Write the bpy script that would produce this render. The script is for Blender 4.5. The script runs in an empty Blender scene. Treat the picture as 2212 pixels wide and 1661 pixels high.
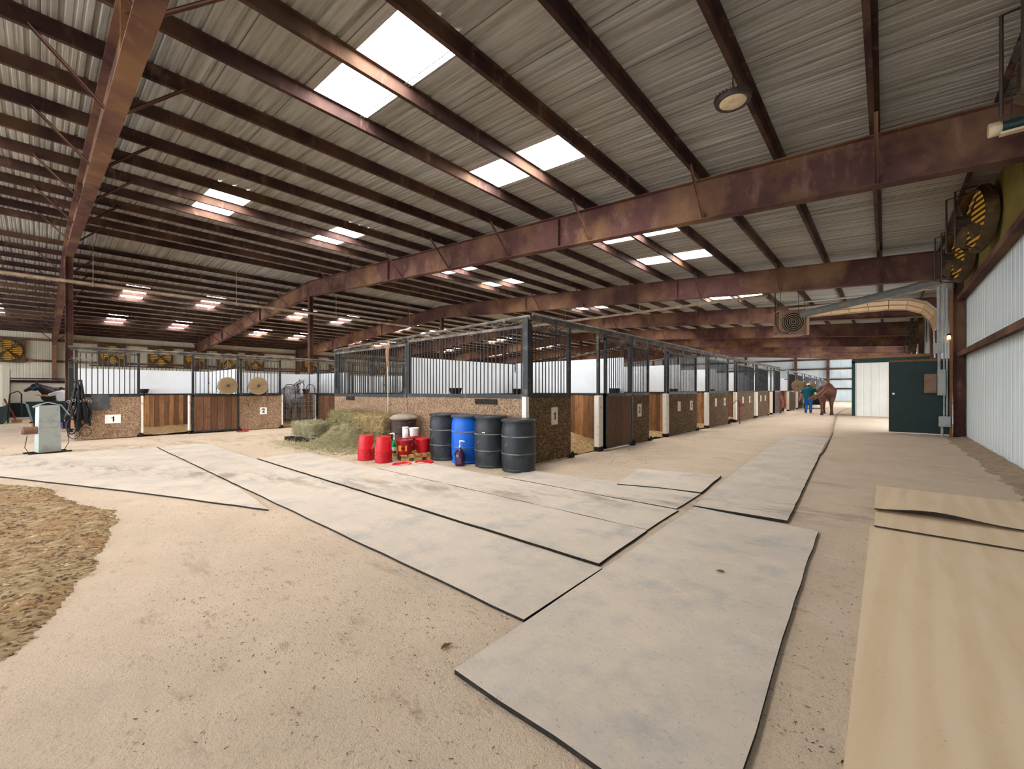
import bpy, math, random
from math import sin, cos, pi, sqrt, atan2, floor as mfloor
from mathutils import Vector as V, Matrix, noise

random.seed(7)
SC = bpy.context.scene
COL = SC.collection
ORD = ['first', 'second', 'third', 'fourth', 'fifth', 'sixth', 'seventh', 'eighth', 'ninth', 'tenth', 'eleventh', 'twelfth',
       'thirteenth', 'fourteenth', 'fifteenth', 'sixteenth', 'seventeenth', 'eighteenth']

# ------------------------------------------------------------------ materials
def lin(c):
    def f(v):
        v /= 255.0
        return v / 12.92 if v <= .04045 else ((v + .055) / 1.055) ** 2.4
    return (f(c[0]), f(c[1]), f(c[2]), 1.0)

class NT:
    def __init__(s, name):
        s.m = bpy.data.materials.new(name); s.m.use_nodes = True
        s.t = s.m.node_tree; s.t.nodes.clear()
        s.out = s.t.nodes.new('ShaderNodeOutputMaterial')
        s.b = s.t.nodes.new('ShaderNodeBsdfPrincipled')
        s.t.links.new(s.b.outputs[0], s.out.inputs[0])
    def n(s, k, **kw):
        o = s.t.nodes.new('ShaderNode' + k)
        for a, v in kw.items():
            if hasattr(o, a): setattr(o, a, v)
            else: o.inputs[a.replace('_', ' ')].default_value = v
        return o
    def l(s, a, b): s.t.links.new(a, b)
    def coord(s, space='obj', scale=(1, 1, 1), rot=(0, 0, 0)):
        if space == 'obj': src = s.n('TexCoord').outputs['Object']
        else: src = s.n('NewGeometry').outputs['Position']
        mp = s.n('Mapping'); mp.inputs['Scale'].default_value = scale; mp.inputs['Rotation'].default_value = rot
        s.l(src, mp.inputs['Vector']); return mp.outputs[0]
    def noise(s, vec, scale, detail=4, rough=.55):
        o = s.n('TexNoise'); o.inputs['Scale'].default_value = scale; o.inputs['Detail'].default_value = detail
        o.inputs['Roughness'].default_value = rough; s.l(vec, o.inputs['Vector']); return o.outputs[0]
    def vor(s, vec, scale, feature='F1', out='Distance'):
        o = s.n('TexVoronoi'); o.feature = feature; o.inputs['Scale'].default_value = scale
        s.l(vec, o.inputs['Vector']); return o.outputs[out]
    def ramp(s, fac, lo, hi, a=0., b=1.):
        o = s.n('MapRange'); o.inputs[1].default_value = lo; o.inputs[2].default_value = hi
        o.inputs[3].default_value = a; o.inputs[4].default_value = b; o.clamp = True
        s.l(fac, o.inputs[0]); return o.outputs[0]
    def mix(s, fac, a, b):
        o = s.n('Mix'); o.data_type = 'RGBA'
        if isinstance(fac, float): o.inputs[0].default_value = fac
        else: s.l(fac, o.inputs[0])
        for i, v in ((6, a), (7, b)):
            if isinstance(v, tuple): o.inputs[i].default_value = v
            else: s.l(v, o.inputs[i])
        return o.outputs[2]
    def bump(s, h, strength, dist=.01):
        o = s.n('Bump'); o.inputs['Strength'].default_value = strength; o.inputs['Distance'].default_value = dist
        s.l(h, o.inputs['Height']); s.l(o.outputs[0], s.b.inputs['Normal'])
    def math(s, op, a, b=None):
        o = s.n('Math'); o.operation = op
        for i, v in ((0, a), (1, b)):
            if v is None: continue
            if isinstance(v, (int, float)): o.inputs[i].default_value = v
            else: s.l(v, o.inputs[i])
        return o.outputs[0]
    def done(s, col, rough=.8, metal=0., spec=.3):
        if isinstance(col, tuple): s.b.inputs['Base Color'].default_value = col
        else: s.l(col, s.b.inputs['Base Color'])
        if isinstance(rough, (int, float)): s.b.inputs['Roughness'].default_value = rough
        else: s.l(rough, s.b.inputs['Roughness'])
        s.b.inputs['Metallic'].default_value = metal
        s.b.inputs['Specular IOR Level'].default_value = spec
        return s.m

MATS = {}
def simple(name, c, rough=.7, layers=(), bump=None, metal=0., spec=.3, space='obj', scale=(1, 1, 1)):
    """layers: (noise scale, colour, lo, hi, strength)"""
    if name in MATS: return MATS[name]
    t = NT(name); v = t.coord(space, scale); col = lin(c)
    for (sc, c2, lo, hi, st) in layers:
        fac = t.ramp(t.noise(v, sc, 5, .6), lo, hi, 0., st)
        col = t.mix(fac, col, lin(c2))
    if bump: t.bump(t.noise(v, bump[0], 4, .6), bump[1], bump[2] if len(bump) > 2 else .01)
    MATS[name] = t.done(col, rough, metal, spec); return MATS[name]

def emit(name, c, strength):
    if name in MATS: return MATS[name]
    t = NT(name); t.b.inputs['Emission Color'].default_value = lin(c); t.b.inputs['Emission Strength'].default_value = strength
    MATS[name] = t.done(lin(c), .5); return MATS[name]

def stain_band(t, v, col):
    # dark damp dirt track crossing the floor in front of the drums and along the stall fronts
    sep = t.n('SeparateXYZ'); t.l(v, sep.inputs[0])
    line = t.math('SUBTRACT', sep.outputs[1], t.math('MULTIPLY', sep.outputs[0], .52))
    d = t.math('ABSOLUTE', t.math('SUBTRACT', line, 5.95))
    band = t.ramp(d, .05, .6, 1, 0)
    far = t.ramp(t.math('ABSOLUTE', t.math('SUBTRACT', sep.outputs[0], -13.5)), .2, 1.0, 1, 0)
    band = t.math('MAXIMUM', band, t.math('MULTIPLY', far, .8))
    pat = t.ramp(t.noise(t.coord('world', (.8, 2.4, 1), (0, 0, -.45)), 1.5, 6, .72), .46, .6, 0, 1)
    return t.mix(t.math('MULTIPLY', t.math('MULTIPLY', band, pat), .6), col, lin((112, 98, 84)))

def m_floor():
    t = NT('dusty_concrete'); v = t.coord('world')
    big = t.noise(v, .45, 4, .6); mid = t.noise(v, 2.2, 6, .65); fine = t.noise(v, 28, 6, .7); grit = t.noise(v, 90, 3, .7)
    col = t.mix(t.ramp(big, .35, .65), lin((212, 190, 165)), lin((203, 183, 160)))
    col = t.mix(t.ramp(mid, .45, .7, 0, .55), col, lin((222, 200, 178)))
    col = t.mix(t.ramp(t.noise(v, .9, 5, .7), .56, .72, 0, .5), col, lin((184, 170, 154)))
    vs = t.coord('world', (.35, 1.3, 1))
    col = t.mix(t.ramp(t.noise(vs, 1.6, 6, .72), .6, .7, 0, .5), col, lin((120, 106, 90)))
    col = t.mix(t.ramp(fine, .56, .72, 0, .5), col, lin((150, 126, 98)))
    gm = t.ramp(t.noise(v, 1.4, 4, .7), .4, .62, .12, .6)
    col = t.mix(t.math('MULTIPLY', t.ramp(grit, .58, .7), gm), col, lin((92, 76, 60)))
    col = t.mix(t.ramp(t.noise(t.coord('world', (.7, 1.5, 1), (0, 0, .5)), 5, 7, .8), .57, .68, 0, .7), col, lin((146, 124, 96)))
    col = t.mix(t.math('MULTIPLY', t.ramp(t.noise(t.coord('world', (1, 1.6, 1), (0, 0, .4)), 34, 6, .8), .6, .66), t.ramp(t.noise(v, .8, 3, .6), .42, .58, .1, .85)), col, lin((98, 80, 60)))
    col = stain_band(t, v, col)
    h = t.math('ADD', t.math('MULTIPLY', fine, .7), t.math('MULTIPLY', grit, .5))
    t.bump(h, .9, .03)
    return t.done(col, .9, 0, .2)

def m_dirt():
    t = NT('wood_shavings'); v = t.coord('world'); vs = t.coord('world', (3, .9, 1), (0, 0, .6))
    a = t.noise(vs, 9, 6, .75); b = t.noise(v, 1.2, 4, .6); c = t.noise(v, 60, 5, .7)
    col = t.mix(t.ramp(a, .35, .65), lin((134, 104, 72)), lin((216, 192, 152)))
    col = t.mix(t.ramp(b, .45, .65, 0, .6), col, lin((174, 132, 90)))
    col = t.mix(t.ramp(c, .6, .72, 0, .6), col, lin((80, 58, 38)))
    t.bump(t.math('ADD', a, c), .9, .03)
    return t.done(col, .95, 0, .1)

def m_bedding():
    t = NT('stall_bedding'); v = t.coord('world')
    a = t.noise(v, 14, 6, .75); c = t.noise(v, 70, 5, .7)
    col = t.mix(t.ramp(a, .38, .62), lin((158, 122, 80)), lin((216, 184, 136)))
    col = t.mix(t.ramp(c, .58, .72, 0, .6), col, lin((110, 80, 50)))
    t.bump(t.math('ADD', a, c), .9, .04)
    return t.done(col, .95, 0, .1)

def m_mat_top():
    t = NT('dusty_rubber_top'); v = t.coord('world')
    big = t.noise(v, 1.1, 5, .65); mid = t.noise(v, 6, 6, .65); fine = t.noise(v, 55, 4, .7)
    col = t.mix(t.ramp(big, .38, .62), lin((184, 173, 160)), lin((198, 184, 168)))
    col = t.mix(t.ramp(t.noise(v, 2.3, 5, .7), .5, .68, 0, .6), col, lin((150, 151, 149)))
    col = t.mix(t.ramp(mid, .52, .72, 0, .5), col, lin((208, 190, 168)))
    vs = t.coord('world', (.4, 1.2, 1))
    col = t.mix(t.ramp(t.noise(vs, 1.9, 6, .72), .62, .72, 0, .5), col, lin((128, 118, 108)))
    col = t.mix(t.ramp(fine, .6, .72, 0, .6), col, lin((104, 90, 76)))
    col = stain_band(t, v, col)
    t.bump(t.noise(v, 30, 5, .7), .25, .01)
    return t.done(col, .88, 0, .25)

def m_roof():
    t = NT('galvanised_roof'); v = t.coord('world'); vs = t.coord('world', (.25, 5, 1))
    big = t.noise(v, .35, 4, .6); st = t.noise(vs, 1.3, 6, .65)
    col = t.mix(t.ramp(st, .35, .65), lin((172, 172, 166)), lin((134, 132, 126)))
    col = t.mix(t.ramp(big, .48, .68, 0, .5), col, lin((146, 136, 120)))
    vst = t.coord('world', (.5, 9, 1))
    col = t.mix(t.ramp(t.noise(vst, .9, 5, .7), .56, .68, 0, .6), col, lin((108, 94, 76)))
    sep = t.n('SeparateXYZ'); t.l(t.coord('world'), sep.inputs[0])
    md = t.math('MODULO', t.math('ADD', sep.outputs[1], 91.44), .9144)
    seam = t.math('LESS_THAN', md, .014)
    col = t.mix(t.math('MULTIPLY', seam, .75), col, lin((44, 36, 30)))
    return t.done(col, .62, .15, .3)

def m_steel(name, dusty, ca=(88, 54, 47), cb=(106, 70, 63)):
    t = NT(name); v = t.coord('world'); vs = t.coord('world', (1, 1, .35))
    a = t.noise(v, .8, 5, .65); b = t.noise(vs, 4, 6, .7)
    col = t.mix(t.ramp(a, .4, .62), lin(ca), lin(cb))
    col = t.mix(t.ramp(t.noise(v, .55, 4, .6), .46, .64, 0, dusty), col, lin((132, 100, 70)))
    col = t.mix(t.ramp(b, .56, .75, 0, .55), col, lin((140, 108, 92)))
    col = t.mix(t.ramp(t.noise(v, 18, 4, .7), .6, .75, 0, .4), col, lin((70, 38, 34)))
    return t.done(col, .75, 0, .15)

def m_sheet(name, c, c2, dirt):
    t = NT(name); v = t.coord('world'); vz = t.coord('world', (3, 3, .3))
    col = t.mix(t.ramp(t.noise(v, .7, 4, .6), .4, .65), lin(c), lin(c2))
    col = t.mix(t.ramp(t.noise(vz, 2.2, 5, .7), .58, .75, 0, .35), col, lin(dirt))
    col = t.mix(t.ramp(t.noise(v, 40, 3, .6), .68, .78, 0, .5), col, lin((120, 110, 96)))
    sep = t.n('SeparateXYZ'); t.l(v, sep.inputs[0])
    md = t.math('MODULO', t.math('ADD', t.math('ADD', sep.outputs[0], sep.outputs[1]), 100.), .9144)
    sm = t.math('MULTIPLY', t.math('LESS_THAN', md, .012), t.ramp(t.noise(t.coord('world', (1, 1, .6)), 1.7, 3, .6), .4, .6, .25, .9))
    col = t.mix(sm, col, lin((86, 80, 72)))
    return t.done(col, .5, 0, .35)

def m_pebble(name, cs):
    t = NT(name); v = t.coord('obj')
    cell = t.n('TexVoronoi'); cell.inputs['Scale'].default_value = 72; t.l(v, cell.inputs['Vector'])
    sep = t.n('SeparateColor'); t.l(cell.outputs['Color'], sep.inputs[0])
    col = t.mix(t.ramp(sep.outputs[0], .15, .6), lin(cs[0]), lin(cs[1]))
    col = t.mix(t.ramp(sep.outputs[1], .7, .95), col, lin(cs[2]))
    col = t.mix(t.ramp(cell.outputs['Distance'], .45, .8, 0, .8), col, lin(cs[3]))
    col = t.mix(t.ramp(t.noise(v, 2.5, 5, .6), .5, .72, 0, .45), col, lin(cs[3]))
    t.bump(cell.outputs['Distance'], -.8 if False else .8, .02)
    return t.done(col, .85, 0, .2)

def m_planks(name, ca, cb, w=.14):
    t = NT(name); geo = t.coord('world')
    sep = t.n('SeparateXYZ'); t.l(geo, sep.inputs[0])
    s = t.math('DIVIDE', t.math('ADD', t.math('ADD', sep.outputs[0], sep.outputs[1]), 100.), w)
    idn = t.math('FLOOR', s); fr = t.math('FRACT', s)
    wn = t.n('TexWhiteNoise'); wn.noise_dimensions = '1D'; t.l(idn, wn.inputs['W'])
    col = t.mix(t.ramp(wn.outputs['Value'], .1, .9), lin(ca), lin(cb))
    vz = t.coord('world', (14, 14, 1.2))
    col = t.mix(t.ramp(t.noise(vz, 1.5, 6, .65), .42, .7, 0, .6), col, lin((70, 40, 22)))
    col = t.mix(t.ramp(t.noise(geo, 5, 5, .65), .55, .7, 0, .5), col, lin((58, 40, 28)))
    gap = t.math('LESS_THAN', fr, .05)
    col = t.mix(t.math('MULTIPLY', gap, .8), col, lin((30, 20, 14)))
    return t.done(col, .75, 0, .25)

def m_ply():
    t = NT('dusty_plywood'); v = t.coord('world'); vs = t.coord('world', (1.6, .22, 1), (0, 0, .35))
    g = t.noise(vs, 5, 4, .5)
    wv = t.n('TexWave'); wv.inputs['Scale'].default_value = 1.1; wv.inputs['Distortion'].default_value = 6; wv.inputs['Detail'].default_value = 3
    t.l(vs, wv.inputs['Vector'])
    col = t.mix(t.ramp(wv.outputs['Fac'], .2, .8), lin((205, 181, 150)), lin((210, 188, 158)))
    col = t.mix(t.ramp(g, .5, .7, 0, .5), col, lin((190, 164, 128)))
    col = t.mix(t.ramp(t.noise(v, 1.2, 5, .6), .52, .7, 0, .45), col, lin((206, 188, 160)))
    col = t.mix(t.ramp(t.noise(v, 60, 3, .6), .67, .77, 0, .6), col, lin((104, 78, 52)))
    return t.done(col, .8, 0, .2)

def m_hay(name, a, b, d):
    t = NT(name); v = t.coord('obj')
    n1 = t.noise(v, 38, 5, .75); n2 = t.noise(v, 5, 4, .6)
    col = t.mix(t.ramp(n1, .35, .65), lin(a), lin(b))
    col = t.mix(t.ramp(n2, .45, .65, 0, .6), col, lin(d))
    t.bump(n1, 1., .04)
    return t.done(col, .95, 0, .05)

def m_coat(name, body, dark, dapple=None, zleg=.75, zfade=.35, belly=None):
    t = NT(name); v = t.coord('obj'); col = lin(body)
    if dapple:
        d = t.vor(v, 13)
        col = t.mix(t.ramp(d, .15, .55), lin(dapple), col)
    col = t.mix(t.ramp(t.noise(v, 4, 4, .6), .45, .7, 0, .35), col, lin(dark))
    sep = t.n('SeparateXYZ'); t.l(t.n('TexCoord').outputs['Object'], sep.inputs[0])
    f = t.ramp(sep.outputs[2], zleg - zfade, zleg + zfade, 1, 0)
    col = t.mix(f, col, lin(dark))
    return t.done(col, .55, 0, .3)

M = {}
M['floor'] = m_floor(); M['dirt'] = m_dirt(); M['bed'] = m_bedding(); M['mat'] = m_mat_top(); M['roof'] = m_roof()
M['steel'] = m_steel('maroon_primer_steel', .75, (72, 46, 41), (92, 62, 57)); M['purlin'] = m_steel('maroon_purlin_steel', .3, (50, 33, 30), (68, 47, 44))
M['wallsheet'] = m_sheet('pale_wall_sheet', (214, 222, 222), (204, 214, 216), (170, 160, 140))
M['farsheet'] = m_sheet('far_wall_sheet', (210, 222, 224), (196, 208, 210), (170, 165, 150))
M['leftsheet'] = m_sheet('beige_wall_sheet', (186, 180, 160), (170, 164, 146), (120, 110, 92))
M['roomsheet'] = m_sheet('cream_room_sheet', (222, 220, 210), (212, 210, 200), (176, 168, 150))
M['pebL'] = m_pebble('tan_pebble_board', ((128, 100, 78), (180, 148, 118), (208, 182, 154), (96, 72, 56)))
M['pebR'] = m_pebble('brown_pebble_board', ((82, 62, 44), (118, 92, 64), (186, 158, 122), (56, 40, 28)))
M['planks'] = m_planks('old_stall_planks', (84, 56, 38), (172, 124, 80))
M['doorwood'] = m_planks('sliding_door_planks', (92, 64, 46), (114, 82, 60), .19)
M['ply'] = m_ply()
M['hayG'] = m_hay('green_hay', (112, 104, 62), (208, 198, 152), (164, 154, 106))
M['hayT'] = m_hay('tan_hay', (138, 110, 70), (226, 204, 160), (190, 166, 118))
M['hayP'] = m_hay('pale_hay', (150, 140, 104), (224, 216, 182), (196, 186, 148))
M['strand'] = m_hay('loose_hay', (164, 152, 108), (232, 222, 186), (206, 194, 150))
M['chip'] = simple('shaving_chips', (150, 118, 80), .9, ((7, (70, 52, 36), .4, .6, 1.), (11, (226, 202, 160), .58, .7, .9)), space='world')
M['black'] = simple('black_bar_paint', (38, 39, 40), .5, ((6, (128, 116, 100), .55, .75, .5),), space='world')
M['rail'] = simple('dusty_rail_steel', (74, 71, 68), .6, ((5, (142, 130, 114), .42, .66, .7),), space='world')
M['rubber'] = simple('black_rubber_edge', (34, 30, 26), .9, ((20, (70, 58, 44), .5, .7, .6),), space='world')
M['whitepost'] = simple('white_painted_post', (226, 220, 208), .7, ((9, (160, 128, 96), .58, .7, .7),))
M['whiteboard'] = simple('white_kick_panel', (226, 231, 236), .45, ((1.2, (206, 208, 208), .5, .75, .6),), space='world')
M['sign'] = simple('white_sign_card', (240, 240, 236), .6)
M['signdirty'] = simple('dusty_sign_card', (214, 200, 180), .7, ((6, (170, 150, 124), .5, .7, .5),))
M['ink'] = simple('black_ink', (16, 16, 16), .6)
M['barrel'] = simple('black_barrel_plastic', (38, 42, 46), .42, ((3, (72, 78, 82), .5, .72, .7), (9, (150, 140, 126), .64, .78, .5)), (30, .15))
M['barrelB'] = simple('blue_barrel_plastic', (8, 92, 196), .4, ((5, (30, 70, 120), .58, .75, .6), (12, (90, 90, 96), .64, .75, .5)), (30, .15))
M['lidgrey'] = simple('dusty_drum_lid', (84, 88, 90), .6, ((4, (168, 158, 144), .45, .65, .8),))
M['lidgrey2'] = simple('dark_drum_rim', (56, 60, 64), .5, ((4, (110, 106, 100), .55, .75, .6),))
M['red'] = simple('red_bucket_plastic', (196, 26, 36), .42, ((8, (222, 88, 84), .6, .75, .5),))
M['red2'] = simple('dark_red_pail_plastic', (150, 20, 26), .4)
M['redpaint'] = simple('red_worn_paint', (142, 52, 44), .6, ((6, (170, 120, 96), .5, .7, .6),))
M['whiteplastic'] = simple('white_plastic', (234, 234, 232), .4)
M['wire'] = simple('galvanised_wire', (190, 186, 178), .4, metal=.6)
M['gatewire'] = simple('dull_gate_wire', (112, 108, 104), .5, metal=.3)
M['greenplastic'] = simple('green_soap_plastic', (22, 150, 72), .3)
M['purple'] = simple('purple_jug_plastic', (58, 26, 52), .25, spec=.5)
M['orange'] = simple('orange_label', (232, 140, 34), .6)
M['browncan'] = simple('brown_bin_plastic', (62, 46, 44), .55, ((6, (110, 96, 84), .55, .75, .6),))
M['dustlid'] = simple('dust_caked_lid', (150, 140, 124), .85, ((5, (96, 92, 86), .5, .7, .7),))
M['palletwood'] = simple('yellow_pallet_wood', (188, 146, 88), .8, ((7, (140, 100, 56), .5, .7, .7),))
M['green'] = simple('dark_green_paint', (4, 38, 32), .5, ((3, (12, 52, 44), .5, .7, .5), (14, (70, 104, 92), .66, .78, .6)), space='world')
M['brownpost'] = simple('brown_stained_wood', (122, 84, 54), .8, ((8, (84, 54, 34), .5, .7, .7),), space='world')
M['olive'] = simple('olive_yellow_board', (128, 112, 52), .8, ((2, (100, 88, 40), .45, .65, .7), (30, (80, 70, 36), .55, .7, .5)), space='world')
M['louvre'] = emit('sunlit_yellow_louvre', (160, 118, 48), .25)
M['louvredark'] = simple('dark_fan_steel', (70, 54, 36), .6, ((5, (120, 92, 52), .5, .7, .7),))
M['skylight'] = emit('translucent_skylight', (255, 253, 250), 12.)
M['lapstrip'] = simple('translucent_lap_strip', (176, 182, 182), .6)
M['bulb'] = emit('lit_amber_bulb', (255, 196, 110), 2.5)
M['lamp'] = simple('cream_lamp_lens', (214, 196, 160), .4, ((9, (150, 124, 90), .5, .7, .6),))
M['darkmetal'] = simple('dark_cast_metal', (52, 44, 38), .5, ((7, (90, 74, 58), .5, .7, .6),))
M['pvc'] = simple('grey_pvc', (150, 154, 156), .5, ((4, (112, 108, 102), .5, .7, .6),))
M['pipe'] = simple('dusty_water_pipe', (150, 128, 106), .65, ((3, (196, 176, 150), .45, .65, .7),), space='world')
M['duct'] = simple('grey_duct', (98, 98, 92), .6, ((4, (128, 120, 104), .5, .7, .6),))
M['boxgrey'] = simple('grey_enamel_box', (150, 152, 150), .5, ((5, (120, 112, 100), .5, .7, .6),))
M['boxtan'] = simple('rusty_tan_box', (126, 98, 82), .7, ((6, (90, 64, 50), .5, .7, .7),))
M['cream'] = simple('cream_door_section', (168, 142, 108), .6, ((3, (140, 114, 82), .5, .7, .6),))
M['galv'] = simple('weathered_galvanised', (160, 166, 162), .5, ((5, (130, 128, 118), .48, .68, .7), (2, (182, 186, 184), .5, .7, .5)), metal=.2)
M['copper'] = simple('rusty_motor', (120, 84, 70), .6, ((6, (160, 128, 112), .5, .7, .6),))
M['tub'] = simple('dark_green_tub_plastic', (20, 46, 46), .5, ((5, (48, 70, 68), .5, .7, .5),))
M['bluebin'] = simple('dark_blue_plastic', (26, 40, 92), .5)
M['leather'] = simple('black_harness_leather', (22, 22, 26), .4)
M['tan'] = simple('tan_leather', (176, 138, 104), .6)
M['tarp'] = simple('dark_grey_tarp', (62, 62, 66), .6, ((5, (92, 92, 94), .45, .65, .7),), (9, .6, .03))
M['washwhite'] = simple('off_white_wash_wall', (208, 204, 192), .6, ((2, (190, 184, 170), .5, .7, .6),), space='world')
M['washdark'] = simple('dark_teal_kickboard', (28, 44, 50), .6, ((4, (50, 62, 64), .5, .7, .6),), space='world')
M['hose'] = simple('yellow_hose', (128, 112, 64), .5)
M['ghose'] = simple('green_hose', (26, 58, 50), .5)
M['twine'] = simple('tan_twine', (176, 140, 112), .8)
M['skin'] = simple('skin', (196, 140, 116), .55, spec=.35)
M['hair'] = simple('dark_hair', (40, 32, 28), .6)
M['teal'] = simple('teal_cotton', (10, 84, 98), .85)
M['denim'] = simple('blue_denim', (24, 88, 150), .85, ((9, (60, 120, 170), .5, .7, .5),))
M['denim2'] = simple('faded_denim', (96, 116, 140), .85)
M['whiteshirt'] = simple('white_cotton', (214, 218, 224), .85)
M['boot'] = simple('brown_boot', (74, 50, 40), .6)
M['capm'] = simple('white_and_dark_cap', (214, 220, 226), .7, ((3, (40, 52, 66), .5, .55, .9),))
M['fanguard'] = simple('dusty_fan_guard', (150, 128, 96), .6, ((5, (110, 92, 70), .5, .7, .6),))
M['fandisc'] = simple('dusty_fan_blade', (176, 158, 126), .7, ((4, (140, 118, 90), .5, .7, .6),))
M['leaf'] = simple('dry_leaf', (110, 78, 34), .7)
M['hoof'] = simple('hoof_horn', (60, 52, 46), .5)
M['rope'] = simple('dark_lead_rope', (50, 44, 40), .8)

# ------------------------------------------------------------------ mesh builder
class MB:
    def __init__(s): s.v = []; s.f = []; s.mi = []
    def add(s, vs, fs, mi=0):
        o = len(s.v); s.v += [tuple(p) for p in vs]
        for f in fs: s.f.append(tuple(i + o for i in f)); s.mi.append(mi)
        return s
    def box(s, x0, y0, z0, x1, y1, z1, mi=0, mt=None):
        vs = [(x0, y0, z0), (x1, y0, z0), (x1, y1, z0), (x0, y1, z0), (x0, y0, z1), (x1, y0, z1), (x1, y1, z1), (x0, y1, z1)]
        fs = [(0, 3, 2, 1), (0, 1, 5, 4), (1, 2, 6, 5), (2, 3, 7, 6), (3, 0, 4, 7)]
        s.add(vs, fs, mi); s.add(vs, [(4, 5, 6, 7)], mi if mt is None else mt); return s
    def rbox(s, c, size, b=.02, M4=None, mi=0):
        """box with chamfered vertical and horizontal edges"""
        hx, hy, hz = size[0] / 2, size[1] / 2, size[2] / 2
        pr = []
        for (zz, k) in ((-hz, b), (-hz + b, 0), (hz - b, 0), (hz, b)):
            ax, ay = hx - k, hy - k
            pr.append([(ax - b, -ay, zz), (ax, -ay + b, zz), (ax, ay - b, zz), (ax - b, ay, zz), (-ax + b, ay, zz), (-ax, ay - b, zz), (-ax, -ay + b, zz), (-ax + b, -ay, zz)])
        vs = [p for r in pr for p in r]
        if M4 is not None: vs = [tuple(M4 @ V(p)) for p in vs]
        else: vs = [(p[0] + c[0], p[1] + c[1], p[2] + c[2]) for p in vs]
        fs = [(7, 6, 5, 4, 3, 2, 1, 0), tuple(range(24, 32))]
        for k in range(3):
            for i in range(8):
                j = (i + 1) % 8
                fs.append((k * 8 + i, k * 8 + j, (k + 1) * 8 + j, (k + 1) * 8 + i))
        return s.add(vs, fs, mi)
    def beam(s, a, b, w, h, up=(0, 0, 1), mi=0):
        a = V(a); b = V(b); d = (b - a).normalized(); u = V(up)
        x = d.cross(u)
        if x.length < 1e-4: x = d.cross(V((1, 0, 0)))
        x.normalize(); y = x.cross(d)
        vs = []
        for p in (a, b):
            for (i, j) in ((-1, -1), (1, -1), (1, 1), (-1, 1)): vs.append(tuple(p + x * (i * w / 2) + y * (j * h / 2)))
        return s.add(vs, [(3, 2, 1, 0), (4, 5, 6, 7), (0, 1, 5, 4), (1, 2, 6, 5), (2, 3, 7, 6), (3, 0, 4, 7)], mi)
    def tube(s, pts, r, n=8, cap=True, mi=0):
        pts = [V(p) for p in pts]; rs = r if isinstance(r, (list, tuple)) else [r] * len(pts)
        up = None; rings = []
        for i, p in enumerate(pts):
            d = (pts[min(i + 1, len(pts) - 1)] - pts[max(i - 1, 0)]).normalized()
            if up is None:
                up = d.cross(V((0, 0, 1)))
                if up.length < .05: up = d.cross(V((1, 0, 0)))
                up.normalize()
            up = (up - d * up.dot(d)).normalized(); q = d.cross(up)
            rings.append([tuple(p + (up * cos(2 * pi * k / n) + q * sin(2 * pi * k / n)) * rs[i]) for k in range(n)])
        vs = [p for rg in rings for p in rg]; fs = []
        for i in range(len(pts) - 1):
            for k in range(n):
                j = (k + 1) % n; fs.append((i * n + k, i * n + j, (i + 1) * n + j, (i + 1) * n + k))
        if cap: fs += [tuple(range(n - 1, -1, -1)), tuple((len(pts) - 1) * n + k for k in range(n))]
        return s.add(vs, fs, mi)
    def lathe(s, prof, n=24, c=(0, 0, 0), mi=0, axis='z'):
        vs = []; fs = []
        for (r, z) in prof:
            for k in range(n):
                a = 2 * pi * k / n
                p = (r * cos(a), r * sin(a), z)
                if axis == 'x': p = (z, p[0], p[1])
                if axis == 'y': p = (p[0], z, p[1])
                vs.append((p[0] + c[0], p[1] + c[1], p[2] + c[2]))
        for i in range(len(prof) - 1):
            for k in range(n):
                j = (k + 1) % n; fs.append((i * n + k, i * n + j, (i + 1) * n + j, (i + 1) * n + k))
        if prof[0][0] > 1e-6: fs.append(tuple(range(n - 1, -1, -1)))
        if prof[-1][0] > 1e-6: fs.append(tuple((len(prof) - 1) * n + k for k in range(n)))
        return s.add(vs, fs, mi)
    def prism(s, poly, z0, z1, mi=0, mt=None):
        n = len(poly)
        a = sum(poly[i][0] * poly[(i + 1) % n][1] - poly[(i + 1) % n][0] * poly[i][1] for i in range(n))
        if a < 0: poly = poly[::-1]
        vs = [(p[0], p[1], z0) for p in poly] + [(p[0], p[1], z1) for p in poly]
        s.add(vs, [tuple(range(n - 1, -1, -1))] + [(i, (i + 1) % n, n + (i + 1) % n, n + i) for i in range(n)], mi)
        s.add(vs, [tuple(range(n, 2 * n))], mi if mt is None else mt); return s
    def sphere(s, c, r, nu=12, nv=8, mi=0):
        if isinstance(r, (int, float)): r = (r, r, r)
        prof = [(sin(pi * i / nv), -cos(pi * i / nv)) for i in range(nv + 1)]
        vs = []; fs = []
        for (q, z) in prof[1:-1]:
            for k in range(nu): vs.append((c[0] + r[0] * q * cos(2 * pi * k / nu), c[1] + r[1] * q * sin(2 * pi * k / nu), c[2] + r[2] * z))
        b = len(vs); vs += [(c[0], c[1], c[2] - r[2]), (c[0], c[1], c[2] + r[2])]
        for i in range(nv - 2):
            for k in range(nu):
                j = (k + 1) % nu; fs.append((i * nu + k, i * nu + j, (i + 1) * nu + j, (i + 1) * nu + k))
        for k in range(nu):
            j = (k + 1) % nu; fs.append((b, j, k)); fs.append(((nv - 2) * nu + k, (nv - 2) * nu + j, b + 1))
        return s.add(vs, fs, mi)
    def mesh(s, name, mats, smooth=False):
        me = bpy.data.meshes.new(name); me.from_pydata(s.v, [], s.f)
        if not isinstance(mats, (list, tuple)): mats = [mats]
        for m in mats: me.materials.append(m)
        if len(mats) > 1: me.polygons.foreach_set('material_index', s.mi)
        if smooth:
            me.polygons.foreach_set('use_smooth', [True] * len(me.polygons))
            try: me.set_sharp_from_angle(angle=math.radians(40))
            except Exception: pass
        me.update(); return me
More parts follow.
